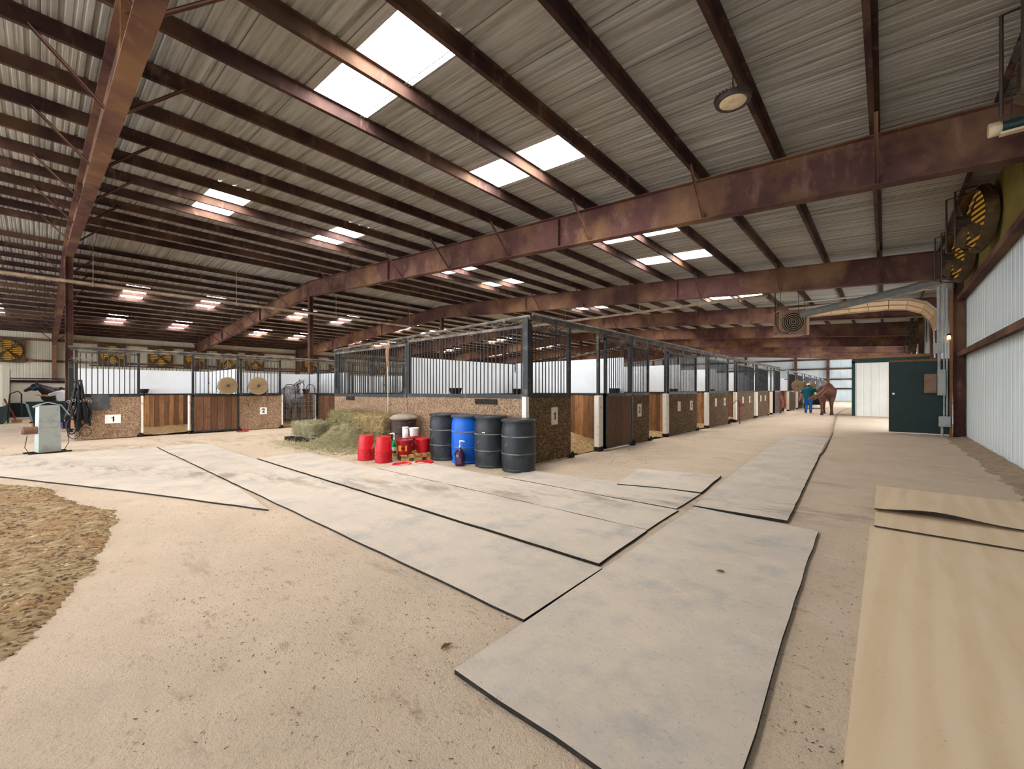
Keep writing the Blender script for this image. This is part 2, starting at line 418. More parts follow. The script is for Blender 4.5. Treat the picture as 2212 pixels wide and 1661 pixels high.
    def build(s, name, mats, parent=None, loc=(0, 0, 0), rot=None, smooth=False):
        return put(name, s.mesh(name, mats, smooth), parent, loc, rot)

def put(name, me, parent=None, loc=(0, 0, 0), rot=None):
    o = bpy.data.objects.new(name, me); COL.objects.link(o)
    o.location = loc
    if rot is not None: o.rotation_euler = rot if isinstance(rot, (tuple, list)) else (0, 0, rot)
    if parent is not None: o.parent = parent
    return o

def tag(o, label, cat, group=None, kind=None):
    o['label'] = label; o['category'] = cat
    if group: o['group'] = group
    if kind: o['kind'] = kind
    return o

def thing(name, label, cat, loc=(0, 0, 0), rot=0, group=None, kind=None):
    o = bpy.data.objects.new(name, None); COL.objects.link(o); o.location = loc; o.rotation_euler = (0, 0, rot) if not isinstance(rot, tuple) else rot
    o.empty_display_size = .1
    return tag(o, label, cat, group, kind)

def dup(root, loc, rot=None, label=None, group=None, scale=None):
    r = root.copy(); COL.objects.link(r); r.location = loc
    if rot is not None: r.rotation_euler = (0, 0, rot) if not isinstance(rot, tuple) else rot
    if label: r['label'] = label
    if group: r['group'] = group
    if scale: r.scale = scale
    for ch in KIDS(root):
        c = ch.copy(); COL.objects.link(c); c.parent = r
        for g in KIDS(ch):
            d = g.copy(); COL.objects.link(d); d.parent = c
    return r

def KIDS(o): return [c for c in list(COL.objects) if c.parent == o] if not o.children else list(o.children)

def text_mesh(body, size, mat, ext=.002):
    if body == '1':
        s = size; mb = MB(); P = [(-.02, -.36), (.13, -.36), (.13, .36), (.02, .36), (-.02, .27), (-.16, .22), (-.16, .11), (-.02, .15)]
        mb.prism([(x * s, y * s) for (x, y) in P], -ext, ext); return mb.mesh('numeral', mat)
    cu = bpy.data.curves.new('numeral', 'FONT'); cu.body = body; cu.size = size; cu.extrude = ext; cu.offset = size * .022
    cu.align_x = 'CENTER'; cu.align_y = 'CENTER'
    o = bpy.data.objects.new('numeral_tmp', cu); COL.objects.link(o)
    bpy.context.view_layer.update()
    me = bpy.data.meshes.new_from_object(o.evaluated_get(bpy.context.evaluated_depsgraph_get()))
    bpy.data.objects.remove(o); me.materials.clear(); me.materials.append(mat); return me

def blob(prims, voxel, smooth=5):
    mb = MB()
    for p in prims:
        if p[0] == 'e': mb.sphere(p[1], p[2], 16, 10)
        else:
            _, a, ra, b, rb = p
            mb.sphere(a, ra, 14, 10); mb.sphere(b, rb, 14, 10)
            if (V(a) - V(b)).length > 1e-4: mb.tube([a, b], [ra, rb], 14)
    me = mb.mesh('blob_tmp', M['skin'])
    o = put('blob_tmp', me)
    r = o.modifiers.new('r', 'REMESH'); r.mode = 'VOXEL'; r.voxel_size = voxel
    s = o.modifiers.new('s', 'SMOOTH'); s.factor = .5; s.iterations = smooth
    bpy.context.view_layer.update()
    out = bpy.data.meshes.new_from_object(o.evaluated_get(bpy.context.evaluated_depsgraph_get()))
    bpy.data.objects.remove(o); bpy.data.meshes.remove(me)
    out.polygons.foreach_set('use_smooth', [True] * len(out.polygons)); out.materials.clear()
    return out

def blob_obj(name, prims, voxel, mat, parent=None, smooth=5, extra=None, loc=(0, 0, 0)):
    me = blob(prims, voxel, smooth); me.name = name
    if extra is not None:
        vs = [tuple(v.co) for v in me.vertices]; fs = [tuple(p.vertices) for p in me.polygons]
        mb = MB(); mb.add(vs, fs); mb.add(extra.v, extra.f)
        me2 = mb.mesh(name, mat); me2.polygons.foreach_set('use_smooth', [True] * len(me2.polygons)); me = me2
    else: me.materials.append(mat)
    return put(name, me, parent, loc)

# ------------------------------------------------------------------ camera
PH = math.atan(806 / 907.)
cam = bpy.data.cameras.new('camera'); cam.lens = 36 * 907 / 2212.; cam.sensor_width = 36; cam.sensor_fit = 'HORIZONTAL'
cam.shift_y = 12.5 / 2212; cam.clip_start = .02; cam.clip_end = 300
co = bpy.data.objects.new('camera', cam); COL.objects.link(co)
co.location = (0, 0, 1.35); co.rotation_euler = (pi / 2, 0, PH); SC.camera = co

# ------------------------------------------------------------------ building shell
RX, LX, RID = 1.72, -45.1, -21.7
Y0, Y1 = -16.0, 67.9
def zroof(x): return 5.70 - .0625 * x if x >= RID else 5.70 - .0625 * RID - .0625 * (RID - x)

def struct(name, mb, mats, label, cat, smooth=False):
    o = mb.build(name, mats, None, smooth=smooth); return tag(o, label, cat, None, 'structure')

mb = MB(); mb.box(LX - .3, Y0, -.2, RX + .3, Y1 + .3, 0)
struct('floor', mb, M['floor'], 'dusty beige concrete barn floor running under everything', 'floor')

PITCH = .3048
def rib_profile(length):
    """(s, h) along the sheet, one major rib and two swages every pitch"""
    out = []; n = int(length / PITCH) + 1
    for i in range(n):
        b = i * PITCH
        for (ds, h) in ((0, 0), (.02, .03), (.05, .03), (.07, 0), (.13, 0), (.14, .007), (.16, .007), (.17, 0), (.21, 0), (.22, .007), (.24, .007), (.25, 0)):
            out.append((b + ds, h))
    out.append((n * PITCH, 0)); return out

# ribbed roof with openings for the skylight panels
SKX = [(-6.86, -4.16), (-14.93, -12.23), (-31.17, -28.47), (-39.24, -36.54)]
SKY = []
for k in range(-1, 7):
    for b in (3.0, 6.1): SKY.append(b + 8.38 * k)
def snap(y): return Y0 + round((y - Y0) / PITCH) * PITCH
SKYR = [(snap(y), snap(y) + 3 * PITCH) for y in SKY]
prof = rib_profile(Y1 - Y0)
for side in (0, 1):
    xs = ([RX + .05, -4.16, -6.86, -12.23, -14.93, RID] if side == 0 else [RID, -28.47, -31.17, -36.54, -39.24, LX - .05])
    mb = MB()
    base = []
    for x in xs: base.append([(x, Y0 + s, zroof(x) + h) for (s, h) in prof])
    vs = [p for r in base for p in r]; n = len(prof); fs = []
    for i in range(len(xs) - 1):
        strip = (min(xs[i], xs[i + 1]), max(xs[i], xs[i + 1])) in SKX
        for k in range(n - 1):
            ym = Y0 + (prof[k][0] + prof[k + 1][0]) / 2
            if strip and any(a < ym < b for (a, b) in SKYR): continue
            fs.append((i * n + k, i * n + k + 1, (i + 1) * n + k + 1, (i + 1) * n + k))
    mb.add(vs, fs)
    struct('ceiling' if side == 0 else 'ceiling_far', mb, M['roof'], ('ribbed metal roof slope above the aisle, streaked grey and brown' if side == 0 else
           'ribbed metal roof slope beyond the ridge, falling to the fan wall'), 'roof')
kwin = 0
names4 = ['strip of skylights closest above the aisle', 'second strip of skylights, before the ridge', 'first strip of skylights past the ridge', 'last strip of skylights above the fan wall']
for si, (xa, xb) in enumerate(SKX):
    for j, (ya, yb) in enumerate(SKYR):
        if j < 2 and si > 1: continue
        mb = MB(); pp = rib_profile(yb - ya - .01)
        vs = [(x, ya + s, zroof(x) + h + .001) for x in (xb, xa) for (s, h) in pp if s <= yb - ya + 1e-3]
        n = len(vs) // 2
        mb.add(vs, [(k, k + 1, n + k + 1, n + k) for k in range(n - 1)])
        kwin += 1
        o = mb.build('window_%d' % kwin, M['skylight'])
        if si < 2:
            lap = MB()
            for (dy, w_) in ((.035, .012), (.075, .006), (.1, .014)):
                lap.beam((xb, yb - dy, zroof(xb) - .006), (xa, yb - dy, zroof(xa) - .006), w_, .008)
            lap.build('lap_strip', M['lapstrip'], o)
        tag(o, 'white translucent roof panel, %s along the %s' % (ORD[j], names4[si]), 'skylight', 'skylights', 'structure')

def ribbed_wall(axis, c, a0, a1, z0, z1f, sign, open_rng=None, k=.4):
    mb = MB(); pr = [(s, h * k) for (s, h) in rib_profile(a1 - a0 - .02)]; vs = []
    for (s, h) in pr:
        a = min(a0 + s, a1)
        for z in (z0, z1f(a)):
            p = (c + sign * h, a, z) if axis == 'y' else (a, c + sign * h, z)
            vs.append(p)
    fs = []
    for k in range(len(pr) - 1):
        am = a0 + (pr[k][0] + pr[k + 1][0]) / 2
        if open_rng and any(q[0] < am < q[1] for q in open_rng): continue
        fs.append((2 * k, 2 * k + 2, 2 * k + 3, 2 * k + 1))
    return mb.add(vs, fs)

mb = ribbed_wall('y', RX, Y0, Y1, 0, lambda a: 5.6, 1, ((19.2, 27.0), (43., 66.)))  # second gap invented, out of view, to let daylight reach the end wall
mb.box(RX, 19.0, 2.2, RX + .03, 27.2, 5.6); mb.box(RX, 42.8, 4.2, RX + .03, 66.2, 5.6)
struct('wall_right', mb, M['wallsheet'], 'pale ribbed metal side wall running beside the plywood sheets', 'wall')
mb = ribbed_wall('y', LX, Y0, Y1, 0, lambda a: 5.65, -1)
struct('wall_left', mb, M['leftsheet'], 'beige ribbed metal wall with round fans far across the barn', 'wall')
mb = ribbed_wall('x', Y1, LX, RX, 0, lambda a: zroof(a), 1)
struct('wall_back', mb, M['farsheet'], 'pale ribbed metal end wall at the end of the aisle', 'wall')

# girts
def girt(n, mb, label): struct('trim_%d' % n, mb, M['steel'], label, 'girt')
tn = 0
for (z, nm) in ((2.36, 'lower'), (3.95, 'upper')):
    tn += 1; mb = MB(); mb.box(RX - .2, Y0, z - .01, RX - .005, 17.3, z + .06); mb.box(RX - .2, Y0, z - .07, RX - .19, 17.3, z - .01)
    girt(tn, mb, 'dusty brown %s girt rail along the pale side wall' % nm)
for z in (2.0, 3.45, 4.95):
    tn += 1; mb = MB(); mb.box(LX + .005, Y0, z - .08, LX + .2, Y1, z + .08)
    girt(tn, mb, 'dark steel girt on the fan wall, %s' % ('low, behind the wash stall' if z < 2.5 else 'below the fans' if z < 4 else 'above the fans at the eave'))
for (z, nm) in ((1.55, 'knee-high bottom'), (2.75, 'second'), (4.1, 'third'), (5.35, 'top')):
    tn += 1; mb = MB(); mb.box(LX, Y1 - .22, z - .1, RX, Y1 - .01, z + .1)
    girt(tn, mb, 'maroon %s girt across the far end wall' % nm)
for (x, nm) in ((-5.5, 'closest to the cream room'), (-9.0, 'second from the cream room'), (-15., 'third from the cream room'), (-27., 'fourth from the cream room')):
    tn += 1; mb = MB(); mb.box(x - .15, Y1 - .4, 0, x + .15, Y1 - .2, zroof(x) - .2)
    girt(tn, mb, 'maroon end wall post, %s' % nm)
mb = MB(); mb.box(RX - .06, 10.5, 4.05, RX - .012, 17.3, 5.55)
struct('trim_30', mb, M['olive'], 'olive yellow board panel behind the fans above the girt', 'panel')

# ------------------------------------------------------------------ steel frames
FY = [.7 + 8.4 * k for k in range(8)]
def ztop(x): return zroof(x) - .2
def zbot(x): return (4.675 - .0655 * x) if x >= RID else 4.675 - .0655 * RID - .0655 * (RID - x)
def ibeam(mb, pts_top, pts_bot, y, fw):
    """web and flanges through matching (x,z) lists"""
    n = len(pts_top)
    for i in range(n - 1):
        (xa, za), (xb, zb_) = pts_top[i], pts_top[i + 1]; (xc, zc), (xd, zd) = pts_bot[i], pts_bot[i + 1]
        vs = [(xa, y - .008, za), (xb, y - .008, zb_), (xd, y - .008, zd), (xc, y - .008, zc)]
        vs += [(p[0], y + .008, p[2]) for p in vs]
        mb.add(vs, [(0, 1, 2, 3), (7, 6, 5, 4), (0, 4, 5, 1), (3, 2, 6, 7)])
        for (p, q) in ((pts_top[i], pts_top[i + 1]), (pts_bot[i], pts_bot[i + 1])):
            mb.beam((p[0], y, p[1]), (q[0], y, q[1]), fw, .022, (0, 0, 1))
PUX = [1.22 - 1.345 * k for k in range(18)]
PUX = [x for x in PUX if x > RID + .2]
PUX_L = [2 * RID - x for x in PUX]
brace_mesh = {}
for side in (1, -1):
    for d in (1, -1):
        mb = MB(); mb.beam((0, 0, 0), (0, d * .78, .80), .05, .006, (1, 0, 0)); mb.beam((0.022, 0, 0), (0.022, d * .78, .80), .006, .05, (1, 0, 0))
        brace_mesh[(side, d)] = mb.mesh('flange_brace', M['steel'])
mb = MB(); mb.box(-.012, -.1, -.34, .012, .1, .34)
for k in range(4):
    for s in (-1, 1): mb.box(-.03, s * .06 - .015, -.27 + k * .18, .03, s * .06 + .015, -.24 + k * .18)
splice_me = mb.mesh('splice_plate', M['steel'])
mb = MB(); mb.box(-.006, -.1, -.36, .006, .1, .36)
for fi, y in enumerate(FY):
    g = thing('roof_girder', 'maroon steel roof girder with columns, %s one from the plywood toward the far wall' % ORD[fi], 'girder', (0, y, 0), group='steel roof girders')
    xr = [RX - .35, -2.3, -9.9, RID]; xl = [RID, 2 * RID + 9.9, 2 * RID + 2.3, LX + .35]
    m1 = MB(); ibeam(m1, [(x, ztop(x) - .012) for x in [RX - .02] + xr[1:]], [(RX - .24, zbot(RX - .24))] + [(x, zbot(x)) for x in xr[1:]], 0, .22)
    m1.build('rafter', M['steel'], g)
    m1 = MB(); ibeam(m1, [(x, ztop(x) - .012) for x in xl[:-1] + [LX + .02]], [(x, zbot(x)) for x in xl[:-1]] + [(LX + .5, zbot(LX + .5))], 0, .22)
    m1.build('rafter', M['steel'], g)
    m1 = MB(); ibeam(m1, [(RX - .03, 0.), (RX - .03, 4.6), (RX - .03, 5.35)], [(RX - .24, 0.), (RX - .245, 4.4), (RX - .25, 4.57)], 0, .22)
    m1.build('column', M['steel'], g)
    m1 = MB(); ibeam(m1, [(LX + .03, 0.), (LX + .03, 4.6), (LX + .03, 5.35)], [(LX + .28, 0.), (LX + .62, 4.3), (LX + .7, 4.64)], 0, .22)
    m1.build('column', M['steel'], g)
    m1 = MB(); zc = zbot(RID)
    m1.box(-.1, -.1, .02, .1, -.085, zc); m1.box(-.1, .085, .02, .1, .1, zc); m1.box(-.008, -.085, .02, .008, .085, zc); m1.box(-.17, -.17, 0, .17, .17, .02)
    m1.build('column', M['steel'], g, (RID, 0, 0))
    for xs_ in (-6.4, -14.5, 2 * RID + 6.4, 2 * RID + 14.5):
        put('splice_plate', splice_me, g, (xs_, 0, (ztop(xs_) + zbot(xs_)) / 2))
    if fi < 5:
        for xi, x in enumerate(PUX):
            if xi % 2 == 0: continue
            for d in (1, -1):
                if d == 1 and fi > 0: continue
                put('flange_brace', brace_mesh[(1, d)], g, (x, d * .02, zbot(x) + .03))
        for xi, x in enumerate(PUX_L):
            if xi % 2 == 0: continue
            for d in (1, -1):
                if d == 1 and fi > 0: continue
                put('flange_brace', brace_mesh[(1, d)], g, (x, d * .02, zbot(x) + .03))

# purlins (Z section)
def zpurlin(d):
    mb = MB(); h = .2; w = .065
    mb.box(-.0045, Y0, -h, .0045, Y1 - .05, 0)
    mb.box(-w if d > 0 else 0, Y0, -h, 0 if d > 0 else w, Y1 - .05, -h + .006)
    mb.box(0 if d > 0 else -w, Y0, -.006, w if d > 0 else 0, Y1 - .05, 0)
    mb.box((-w if d > 0 else w - .005), Y0, -h, (-w + .005 if d > 0 else w), Y1 - .05, -h + .02)
    return mb.mesh('roof_purlin', M['purlin'])
pm = {1: zpurlin(1), -1: zpurlin(-1)}
for i, x in enumerate(PUX):
    tag(put('roof_purlin', pm[1], None, (x, 0, zroof(x) - .004)), 'long maroon roof purlin, %s up from the eave over the aisle' % ORD[i], 'purlin', 'purlins on the aisle slope')
for i, x in enumerate(PUX_L):
    tag(put('roof_purlin', pm[-1], None, (x, 0, zroof(x) - .004)), 'long maroon roof purlin, %s up from the eave over the fan wall' % ORD[i], 'purlin', 'purlins on the far slope')

# ------------------------------------------------------------------ stalls
bar_cache = {}
def bar_mesh(h, r=.0105):
    k = (round(h, 3), r)
    if k not in bar_cache:
        mb = MB(); mb.tube([(0, 0, 0), (0, 0, h)], r, 8); bar_cache[k] = mb.mesh('bar', M['black'], True)
    return bar_cache[k]
digit_cache = {}
def add_sign(parent, x, z, body, w=.22, h=.27, dirty=True):
    mb = MB(); mb.box(-w / 2, -.008, -h / 2, w / 2, 0, h / 2)
    s = mb.build('number_sign', M['signdirty'] if dirty else M['sign'], parent, (x, -.003, z))
    if body:
        if body not in digit_cache: digit_cache[body] = text_mesh(body, .2, M['ink'])
        put('numeral', digit_cache[body], s, (0, -.0095, 0), (pi / 2, 0, 0))
    return s

def stall_front(name, label, cat, loc, rot, L, base_mat, zb, zt, zrail, sp=.105, signs=(), wood=False, group=None, postL=True, postR=True, guide=True, lift=.0):
    """local x runs along the front, y into the stall"""
    g = thing(name, label, cat, loc, rot, group)
    mb = MB(); mb.box(0, 0, .02 + lift, L, .06, zb - .04); mb.build('base_panel', base_mat, g)
    mb = MB(); mb.box(0, -.012, zb - .04, L, .072, zb + .02); mb.box(0, -.004, zb + .02, L, .05, zb + .035)
    if wood:
        mb.box(0, -.012, .0 + lift, L, .07, .05 + lift); mb.box(0, -.012, .05, .05, .07, zb); mb.box(L - .05, -.012, .05, L, .07, zb)
    mb.build('lower_rail', M['black'], g)
    mb = MB(); mb.box(0, .0, zt - .03, L, .05, zt + .02); mb.build('upper_rail', M['rail'], g)
    for (on, x) in ((postL, .03), (postR, L - .03)):
        if on:
            mb = MB(); mb.box(-.03, -.005, 0, .03, .055, zrail - zb); mb.build('post', M['black'], g, (x, 0, zb))
    n = max(2, int(round(L / sp)))
    me = bar_mesh(zt - zb - .04)
    for i in range(1, n): put('bar', me, g, (L * i / n + random.uniform(-.004, .004), .025, zb + .02))
    for s in signs: add_sign(g, *s)
    if guide:
        mb = MB(); mb.box(-.07, -.05, 0, .07, .03, .07); mb.box(-.03, -.06, .07, .03, -.03, .12); mb.build('floor_guide', M['rubber'], g, (L, 0, 0))
    return g

def white_post(label, loc, w=.16, h=1.25, dark_foot=True):
    g = thing('wooden_post', label, 'post', loc, 0, 'white stall posts')
    mb = MB(); mb.rbox((0, 0, h / 2 + .05), (.12, w, h - .1), .012); mb.build('shaft', M['whitepost'], g)
    mb = MB(); mb.rbox((0, 0, .05), (.13, w + .02, .1), .01); mb.build('foot', M['rubber'], g)
    return g

FX = -4.73; ZB = 1.25; ZT = 2.5; ZR = 2.66
# gable end of the near stall block (two halves), light pebble board
FYB = 5.74
gA = stall_front('stall_end_wall', 'tan pebbled stall end wall with barred top behind the four drums', 'stall wall', (-8.39, FYB, 0), 0, 3.6, M['pebL'], 1.24, 2.5, 2.56, .107, guide=False)
gB = stall_front('stall_end_wall', 'tan pebbled stall end wall with barred top behind the hay bales', 'stall wall', (-12.05, FYB, 0), 0, 3.64, M['pebL'], 1.22, 2.43, 2.46, .107, guide=False)
for (g, x, w) in ((gA, 2.62, .3), (gB, .95, .22)):
    mb = MB(); mb.box(-w, -.02, 0, w, 0, .1); mb.build('black_plate', M['rubber'], g, (x, 0, 1.08))
# corner post
g = thing('corner_post', 'tall black steel corner post above a white foot at the near stall corner', 'post', (FX - .03, FYB + .0, 0))
mb = MB(); mb.box(-.055, -.03, 1.24, .055, .055, 2.64); mb.build('steel_post', M['black'], g)
mb = MB(); mb.box(-.075, -.035, .0, .02, .05, 1.235); mb.build('white_board', M['whitepost'], g)
mb = MB(); mb.tube([(-12.1, FYB + .02, 2.53), (FX, FYB + .02, 2.665)], .028, 8)
for k in range(5):
    x = -11.5 + 1.55 * k; z = 2.53 + (x + 12.1) / 7.37 * .135
    mb.box(x - .02, FYB, z - .05, x + .02, FYB + .04, z)
tag(mb.build('overhead_pipe', M['rail'], smooth=True), 'dusty pipe rail across the top of the stall end wall', 'pipe rail')
# sliding door track along the aisle side
mb = MB(); mb.box(FX - .02, FYB, 2.6, FX + .05, 29.2, 2.68); mb.tube([(FX + .07, FYB + .05, 2.69), (FX + .07, 29.2, 2.69)], .022, 6)
for k in range(14): mb.box(FX - .01, FYB + .8 + 1.7 * k, 2.5, FX + .03, FYB + .84 + 1.7 * k, 2.66)
tag(mb.build('door_track', M['rail']), 'dusty sliding door track above the long aisle stall row', 'track')

R90 = pi / 2
def rz(y): return 1.25 + .045 * max(0, min(1, (y - 8) / 8))
rows = [  # kind, y0, y1, signs, label
    ('f', 5.80, 7.10, [(.74, .86, '1', .2, .33)], 'brown pebbled stall front with sign one, beside the drums at the block corner'),
    ('d', 8.36, 9.68, [], 'brown plank sliding stall door with barred top, next to sign two'),
    ('f', 9.70, 10.86, [(.55, .84, '2', .24, .33)], 'brown pebbled stall front with sign two, right behind the plank sliding door'),
    ('f', 12.22, 14.67, [(.82, .86, None, .24, .3), (1.9, .86, '3', .24, .3)], 'wide brown pebbled stall front carrying a blank sign and sign three'),
    ('f', 15.98, 18.50, [(.8, .9, None, .24, .3), (1.95, .9, '4', .24, .3)], 'wide brown pebbled stall front with sign four, just before the red hydrant'),
    ('f', 19.82, 22.90, [(.95, .92, None, .24, .3), (2.2, .92, '5', .24, .3)], 'wide brown pebbled stall front just past the red hydrant'),
    ('f', 23.66, 26.13, [(.7, .94, None, .24, .3), (1.75, .94, None, .24, .3)], 'second wide pebbled stall front past the red hydrant'),
    ('d', 27.42, 29.1, [], 'dark plank sliding stall door at the far corner of the first block'),
]
for (k, a, b, sg, lb) in rows:
    if k == 'f': stall_front('stall_front_panel', lb, 'stall front', (FX, a, 0), R90, b - a, M['pebR'], rz(a), 2.46, 2.62, .098, sg, group='stall fronts along the aisle')
    else: stall_front('stall_gate', lb, 'sliding door', (FX + .09, a, 0), R90, b - a, M['doorwood'], rz(a), 2.5, 2.6, .098, wood=True, group='sliding doors along the aisle', lift=.05)
for (y, nm) in ((8.24, 'before the plank door, by the heaped bedding'), (12.05, 'between signs two and three'), (15.78, 'between signs three and four'), (19.56, 'just past the red hydrant'), (23.4, 'at the start of the second panel past the hydrant'), (27.1, 'beside the last dark door of the first block')):
    white_post('white painted stall post %s' % nm, (FX - .02, y, 0), .2, rz(y) - .02)
    mb = MB(); mb.box(-.03, -.03, rz(y), .03, .03, 2.6)
    o = mb.build('steel_post', M['black'], None, (FX - .03, y, 0)); tag(o, 'black upright above white post %s' % nm, 'post', 'steel uprights along the aisle')

def divider(label, p0, p1, zb=1.25, zw=2.13, brace=None, group='dividers between stalls'):
    g = thing('stall_divider', label, 'divider', (p0[0], p0[1], 0), atan2(p1[1] - p0[1], p1[0] - p0[0]), group)
    L = sqrt((p1[0] - p0[0]) ** 2 + (p1[1] - p0[1]) ** 2)
    mb = MB(); mb.box(0, -.03, 0.01, L, .03, zb - .03); mb.build('plank_boards', M['planks'], g)
    mb = MB(); mb.box(0, -.045, zb - .03, L, .045, zb + .02); mb.build('cap_rail', M['black'], g)
    mb = MB(); mb.box(0, -.02, zb + .02, L, .02, zw); mb.build('white_panel', M['whiteboard'], g)
    if brace:
        mb = MB(); mb.tube([(brace[0], 0, brace[1]), (brace[2], 0, brace[3])], .018, 6); mb.build('brace_rod', M['rail'], g)
    return g
PY = [9.6, 13.45, 17.25, 21.4, 25.2, 28.95]
for i, y in enumerate(PY):
    divider('plank and white panel stall divider, %s back from the drums on the aisle side' % ORD[i], (FX - .1, y), (-8.36, y), rz(y) - .0, 2.16, brace=(.1, 2.42, 2.0, 2.2))
    if i < 5: divider('plank and white panel stall divider, %s back from the hay on the inner side' % ORD[i], (-8.44, y), (-11.9, y), 1.24, 2.1)
prev = 5.86
for i, y in enumerate(PY):
    divider('plank and white panel centre wall between back to back stalls, %s section from the drums' % ORD[i], (-8.4, prev), (-8.4, y - .05), 1.24, 2.13, group='centre wall of the stall block'); prev = y + .05
# rear face of the block toward the inner aisle
for i in range(6):
    a = 5.84 + 3.84 * i
    stall_front('stall_front_panel', 'pebbled stall front facing the inner aisle, %s one behind the hay bales' % ORD[i], 'stall front', (-12.05, a + (1.2 if i % 2 else 0), 0), R90, 2.5, M['pebL'], 1.22, 2.42, 2.5, .125, group='stall fronts facing the inner aisle', guide=False)

# left row across the inner aisle
LXR = -16.1
stall_front('stall_front_panel', 'tan pebbled stall front with white sign one, behind the hanging harness', 'stall front', (LXR, .62, 0), R90, 1.31, M['pebL'], 1.21, 2.38, 2.47, .105, [(.74, .55, '1', .32, .24, False)], group='stall fronts past the inner aisle')
stall_front('stall_gate', 'brown plank sliding stall door with a round fan on its bars', 'sliding door', (LXR + .08, 3.13, 0), R90, 1.27, M['doorwood'], 1.2, 2.38, 2.44, .105, wood=True, lift=.04, group='sliding doors past the inner aisle')
stall_front('stall_front_panel', 'tan pebbled stall front with white sign two, next to the grey horse', 'stall front', (LXR, 4.45, 0), R90, 1.27, M['pebL'], 1.2, 2.38, 2.47, .105, [(.7, .64, '2', .22, .24, False)], group='stall fronts past the inner aisle')
stall_front('stall_gate', 'brown plank sliding stall door beyond the grey horse, half hidden by hay', 'sliding door', (LXR + .08, 6.98, 0), R90, 1.3, M['doorwood'], 1.2, 2.38, 2.44, .105, wood=True, lift=.04, group='sliding doors past the inner aisle')
for i in range(4):
    stall_front('stall_front_panel', 'tan pebbled stall front past the inner aisle, %s one hidden behind the barred block' % ORD[i], 'stall front', (LXR, 8.4 + 3.8 * i, 0), R90, 2.5, M['pebL'], 1.2, 2.38, 2.47, .12, group='stall fronts past the inner aisle', guide=False)
for (y, nm) in ((1.98, 'at the open stall by sign one'), (3.08, 'beside the door with the fan'), (5.76, 'beside the grey horse'), (6.92, 'beyond the grey horse')):
    white_post('thin white edged post %s' % nm, (LXR - .03, y, 0), .045, 1.19)
mb = MB(); mb.tube([(LXR + .05, .5, 2.5), (LXR + .05, 24., 2.5)], .03, 8); mb.box(LXR, .55, 2.42, LXR + .05, 24., 2.47)
tag(mb.build('door_track', M['rail']), 'dusty pipe track above the stall row with the grey horse', 'track')
prev = .76
for i, y in enumerate((4.42, 8.25, 12.1, 15.9, 19.7)):
    divider('white topped plank back wall behind the %s stall past the inner aisle' % ORD[i], (-19.76, prev), (-19.76, y - .05), 1.21, 2.07, group='back walls past the inner aisle'); prev = y + .05
    divider('white topped plank divider at the far side of the %s stall past the inner aisle' % ORD[i], (LXR - .15, y), (-19.7, y), 1.21, 2.07, brace=(.1, 2.3, 1.6, 2.1), group='dividers past the inner aisle')
mb = MB(); mb.box(-19.86, .62, 0, -19.74, .74, 2.3)
tag(mb.build('steel_post', M['black']), 'thick black steel post behind the hanging harness', 'post')
# far barred rails near the fan wall
for i in range(3):
    y0 = 1.5 + 6.2 * i
    g = thing('stall_front_panel', 'far barred stall front before the fan wall, %s along' % ORD[i], 'stall front', (-27.0, y0, 0), R90, 'far barred stall fronts')
    mb = MB(); mb.box(0, 0, 0, 5.6, .06, 1.3); mb.build('base_panel', M['pebL'], g)
    mb = MB(); mb.box(0, 0, 2.46, 5.6, .05, 2.52); mb.build('upper_rail', M['black'], g)
    me = bar_mesh(1.16)
    for k in range(38): put('bar', me, g, (.1 + k * .145, .025, 1.3))

# second stall block further down the aisle
for i in range(6):
    a = 32.6 + 3.75 * i
    stall_front('stall_front_panel', 'pebbled stall front of the second block, %s one behind the walking person' % ORD[i], 'stall front', (FX, a, 0), R90, 2.7, M['pebR'], 1.3, 2.46, 2.6, .12, group='stall fronts of the second block', guide=False)
    white_post('white stall post of the second block, %s one behind the walking person' % ORD[i], (FX, a - .25, 0), .2, 1.28)
    divider('white topped divider of the second block, %s one behind the walking person' % ORD[i], (FX - .1, a + 3.2), (-8.36, a + 3.2), 1.3, 2.1)
mb = MB(); mb.box(FX - .02, 31.2, 2.6, FX + .05, 55.2, 2.68)
mb.tube([(FX - 3.6, 31.3, 2.4), (FX - .1, 31.3, 2.64), (FX, 31.3, 2.64)], .03, 6)
tag(mb.build('door_track', M['rail']), 'dusty track above the second stall block in the distance', 'track')
divider('dusty tan end wall of the second stall block', (FX - .05, 31.35), (-8.3, 31.35), 1.3, 2.1)

# bedding in the stalls
def mound(name, label, cat, x0, y0, x1, y1, hf, mat, res=.12, kind='stuff'):
    nx = max(2, int((x1 - x0) / res)); ny = max(2, int((y1 - y0) / res)); vs = []; fs = []
    for j in range(ny + 1):
        for i in range(nx + 1):
            x = x0 + (x1 - x0) * i / nx; y = y0 + (y1 - y0) * j / ny
            vs.append((x, y, hf(x, y)))
    for j in range(ny):
        for i in range(nx):
            a = j * (nx + 1) + i; fs.append((a, a + 1, a + nx + 2, a + nx + 1))
    mb = MB(); mb.add(vs, fs); return tag(mb.build(name, mat, smooth=True), label, cat, None, kind)
def nz(x, y, s): return noise.noise(V((x * s, y * s, 3.7)))
mound('bedding', 'tan wood shavings heaped inside the stall behind sign one', 'bedding', -8.3, 5.85, FX - .08, 9.5,
      lambda x, y: max(.012, .02 + .42 * math.exp(-((x + 5.6) ** 2 / .8 + (y - 7.9) ** 2 / 1.2)) * (1 if y < 9.4 else .5) * min(1, max(0, (FX - .1 - x) / .6)) + .05 * nz(x, y, 3) + .02 * nz(x, y, 9)), M['bed'])
